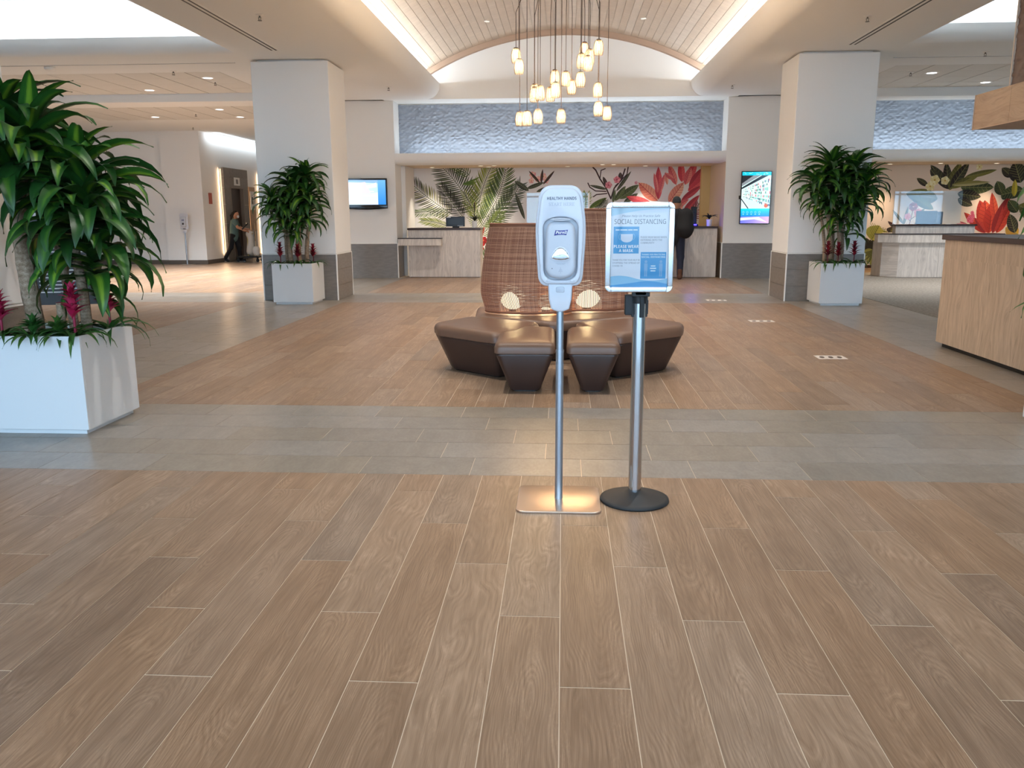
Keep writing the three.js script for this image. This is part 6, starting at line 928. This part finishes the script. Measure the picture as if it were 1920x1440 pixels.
{ // person at the right desk, back turned, mostly hidden by the notice
  const o = thing('person', 'person in black jacket, dark jeans and brown boots standing at a reception desk', 'person', [2.6, 0, -19.75], -0.15); o.scale.setScalar(1.05);
  const legs = [[[-0.1, 0.9, 0], [-0.12, 0.5, 0.02], 0.095, 0.065], [[-0.12, 0.5, 0.02], [-0.12, 0.1, 0.02], 0.065, 0.045], [[0.1, 0.9, 0], [0.12, 0.5, -0.02], 0.095, 0.065], [[0.12, 0.5, -0.02], [0.12, 0.1, 0.0], 0.065, 0.045]];
  const sh = 1.43, arms = [[[-0.21, sh, 0], [-0.27, 1.18, -0.06], 0.06, 0.05], [[-0.27, 1.18, -0.06], [-0.12, 1.2, -0.32], 0.05, 0.036], [[0.21, sh, 0], [0.29, 1.2, -0.06], 0.06, 0.05], [[0.29, 1.2, -0.06], [0.14, 1.26, -0.32], 0.05, 0.036]];
  const torso = [[[0, 0.92, 0], [0, 1.2, -0.01], 0.15, 0.15, 1.25], [[0, 1.2, -0.01], [0, 1.38, 0], 0.15, 0.15, 1.25], [[-0.19, sh, 0], [0.19, sh, 0], 0.07, 0.07]];
  const skull = [[[0, 1.62, -0.02], [0, 1.68, 0], 0.085, 0.09], [[0, 1.56, -0.06], [0, 1.6, -0.06], 0.055, 0.06], [[0, 1.45, 0], [0, 1.6, -0.02], 0.055, 0.05], [[0.09, 1.62, 0], [0.09, 1.65, 0], 0.016, 0.018], [[-0.09, 1.62, 0], [-0.09, 1.65, 0], 0.016, 0.018], [[0, 1.62, -0.11], [0, 1.65, -0.1], 0.014, 0.012]];
  part('body', bodyGeo([...torso.map(b => [b[0], b[1], b[2] - 0.025, b[3] - 0.025, b[4]]), ...legs.map(b => [b[0], b[1], b[2] - 0.015, b[3] - 0.008]), ...arms.map(b => [b[0], b[1], b[2] - 0.01, b[3] - 0.004]), ...skull, ...handBones([-0.12, 1.2, -0.32], [0.2, 0.1, -1], [0, 1, 0]), ...handBones([0.14, 1.26, -0.32], [-0.1, 0.2, -1], [0, 1, 0]), [[-0.12, 0.1, 0], [-0.12, 0.04, -0.12], 0.035, 0.03], [[0.12, 0.1, 0], [0.12, 0.04, -0.12], 0.035, 0.03]], 0.025, 0.0125), skinMat, o);
  part('jacket', bodyGeo([...torso.map(b => [b[0], b[1], b[2] + 0.02, b[3] + 0.02, b[4]]), ...arms.map(b => [b[0], b[1], b[2] + 0.014, b[3] + 0.014])], 0.05, 0.0135), blackCloth, o);
  part('trousers', bodyGeo([[[-0.07, 0.9, 0], [0.07, 0.9, 0], 0.125, 0.125, 1.1], ...legs.map(b => [b[0], b[1], b[2] + 0.012, b[3] + 0.02])], 0.03, 0.0125), jeanMat, o);
  part('cap', bodyGeo([[[0, 1.7, 0.0], [0, 1.72, 0], 0.096, 0.09], [[-0.05, 1.7, -0.12], [0.05, 1.7, -0.12], 0.02, 0.02]], 0.03, 0.01), std(0x2a2c30, 0.8), o);
  for (const x of [-0.12, 0.12]) part('boot', bodyGeo([[[x, 0.2, 0.02], [x, 0.07, 0.01], 0.055, 0.055], [[x, 0.06, 0.03], [x, 0.048, -0.14], 0.052, 0.046]], 0.03, 0.01), bootMat, o);
}
{ const o = thing('backpack', 'round black backpack worn by the person at the reception desk', 'backpack', [2.78, 1.06, -19.48], -0.15); part('bag', bodyGeo([[[0, 0.12, 0], [0, 0.4, -0.02], 0.19, 0.17, 1.7], [[0, 0.02, 0.02], [0, 0.1, 0.02], 0.13, 0.16, 1.6]], 0.08, 0.014), std(0x0f0f12, 0.8), o); part('strap', tube([[0.13, 0.48, -0.06], [0.14, 0.56, -0.14], [0.13, 0.5, -0.28]], 0.02, 10, 6), blackCloth, o); part('strap', tube([[-0.13, 0.48, -0.06], [-0.14, 0.56, -0.14], [-0.13, 0.5, -0.28]], 0.02, 10, 6), blackCloth, o); }
// second sanitizer stand at the lobby wall
{
  const o = thing('sanitizer_stand', 'white sanitizer dispenser on a thin pole against the plain lobby wall', 'sanitizer stand', [-11.72, 0, -25.6]);
  part('base_plate', extr(roundRect(0.4, 0.36, 0.04), 0, 0.012, 0.003).rotateX(-Math.PI / 2), plateMat, o); part('pole', cyl(0.024, 0.022, 0.012, 1.02), satinMat, o);
  part('back_board', extr(roundRect(0.26, 0.5, 0.06, 0, 1.33), -0.02, 0.02, 0.008), plasticW, o); part('neck', extr(roundRect(0.12, 0.14, 0.02, 0, 1.05), -0.02, 0.02, 0.006), plasticW, o); part('dispenser_body', extr(roundRect(0.16, 0.32, 0.04, 0, 1.32), 0.02, 0.09, 0.015), plasticG, o); part('sensor_window', cyl(0.03, 0.03, 0.085, 0.095).rotateX(Math.PI / 2).translate(0, 1.26, 0), glossBlack, o); part('brand_mark', bx(-0.04, 0.04, 1.36, 1.385, 0.088, 0.092), std(0x35386a, 0.5), o);
}
single('alarm_plate', 'small red framed notice plate on the elevator wall', 'sign', [bx(0, 0.02, 0, 0.34, -0.11, 0.11)], std(0xb24a40, 0.5), [-11.2, 1.87, -26.45]);
{ const o = thing('wall_directory', 'tan wall plaque with white number sign right of the elevator doorway', 'sign', [-11.19, 0.6, -30.0]); part('board', bx(0, 0.03, 0.35, 1.9, -0.3, 0.3), std(0xb89a7c, 0.6), o); part('number_panel', bx(0.03, 0.04, 1.1, 1.75, -0.2, 0.2), trimWhite, o); part('number_mark', bx(0.04, 0.043, 1.3, 1.55, -0.06, 0.06), std(0x4a4540, 0.6), o); part('post', bx(0.0, 0.03, 0, 0.35, -0.06, 0.06), std(0x9a8a7a, 0.5), o); }
// dark notice board behind the big plant
{
  const o = thing('directory_board', 'dark freestanding notice board with white lettering behind the big left plant', 'sign', [-5.72, 0, -9.3], 0.25);
  const t = canvasTex(400, 900, (c, w, h) => { c.fillStyle = '#3c4044'; c.fillRect(0, 0, w, h); c.fillStyle = '#dfe3e6'; for (let k = 0; k < 4; k++) c.fillRect(40, 80 + k * 72, 130 + (k * 83) % 170, 30); for (let k = 0; k < 14; k++) c.fillRect(40, 400 + k * 30, 180 + (k * 67) % 140, 10); });
  const m = part('panel', bx(-0.34, 0.34, 0.5, 1.75, -0.012, 0.012), [std(0x33373b), std(0x33373b), std(0x33373b), std(0x33373b), std(0xffffff, 0.5, { map: t }), std(0x33373b)], o); const uv = m.geometry.attributes.uv, p = m.geometry.attributes.position; for (let i = 0; i < p.count; i++) uv.setXY(i, p.getX(i) / 0.68 + 0.5, (p.getY(i) - 0.5) / 1.25);
  part('post', rod([0, 0.02, -0.03], [0, 1.7, -0.03], 0.02), blackMat, o); part('base', bx(-0.25, 0.25, 0, 0.02, -0.2, 0.16, 0.004), blackMat, o);
}
// recessed shop front on the left lobby wall
{
  const o = thing('display_cabinet', 'cream display cabinet with golden rolls on the far lobby side wall', 'cabinet', [-15.18, 0, -24.2]);
  part('frame', [bx(0, 0.12, 0.1, 2.8, -1.6, -1.5), bx(0, 0.12, 0.1, 2.8, 1.5, 1.6), bx(0, 0.12, 2.7, 2.8, -1.5, 1.5)], std(0xe4dcc8, 0.7), o); part('back_panel', bx(0, 0.02, 0.1, 2.7, -1.5, 1.5), std(0xdccfae, 0.8), o); part('plinth', bx(0, 0.3, 0, 0.1, -1.6, 1.6), std(0x6d6258, 0.7), o); part('shelf', bx(0.02, 0.28, 0.9, 0.94, -1.5, 1.5), std(0xe4dcc8, 0.7), o); part('shelf', bx(0.02, 0.28, 1.15, 1.18, -1.5, 1.5), std(0xe4dcc8, 0.7), o); part('lower_front', bx(0.02, 0.27, 0.1, 0.28, -1.5, 1.5), std(0xd8ccb0, 0.7), o);
}
for (let k = 0; k < 9; k++) single('paper_roll', ['amber', 'straw', 'pale', 'honey', 'tan', 'grey', 'ochre', 'cream', 'brown'][k] + ' coloured upright roll standing in the far left cabinet', 'roll', [rod([0, 0, 0], [0.02, 0.5 + (k % 3) * 0.04, 0.03 * ((k % 3) - 1)], 0.05, 0.05, 10)], std([0xc9a05a, 0xd9c48a, 0xe6dcc0, 0xb98a42, 0xbfa27a, 0x9a9488, 0xc4983e, 0xeee4cc, 0x8a6a48][k], 0.7), [-15.04, 0.282, -25.2 + k * 0.24], 0, 'rolls in the display cabinet');
renderer.render(scene, camera);
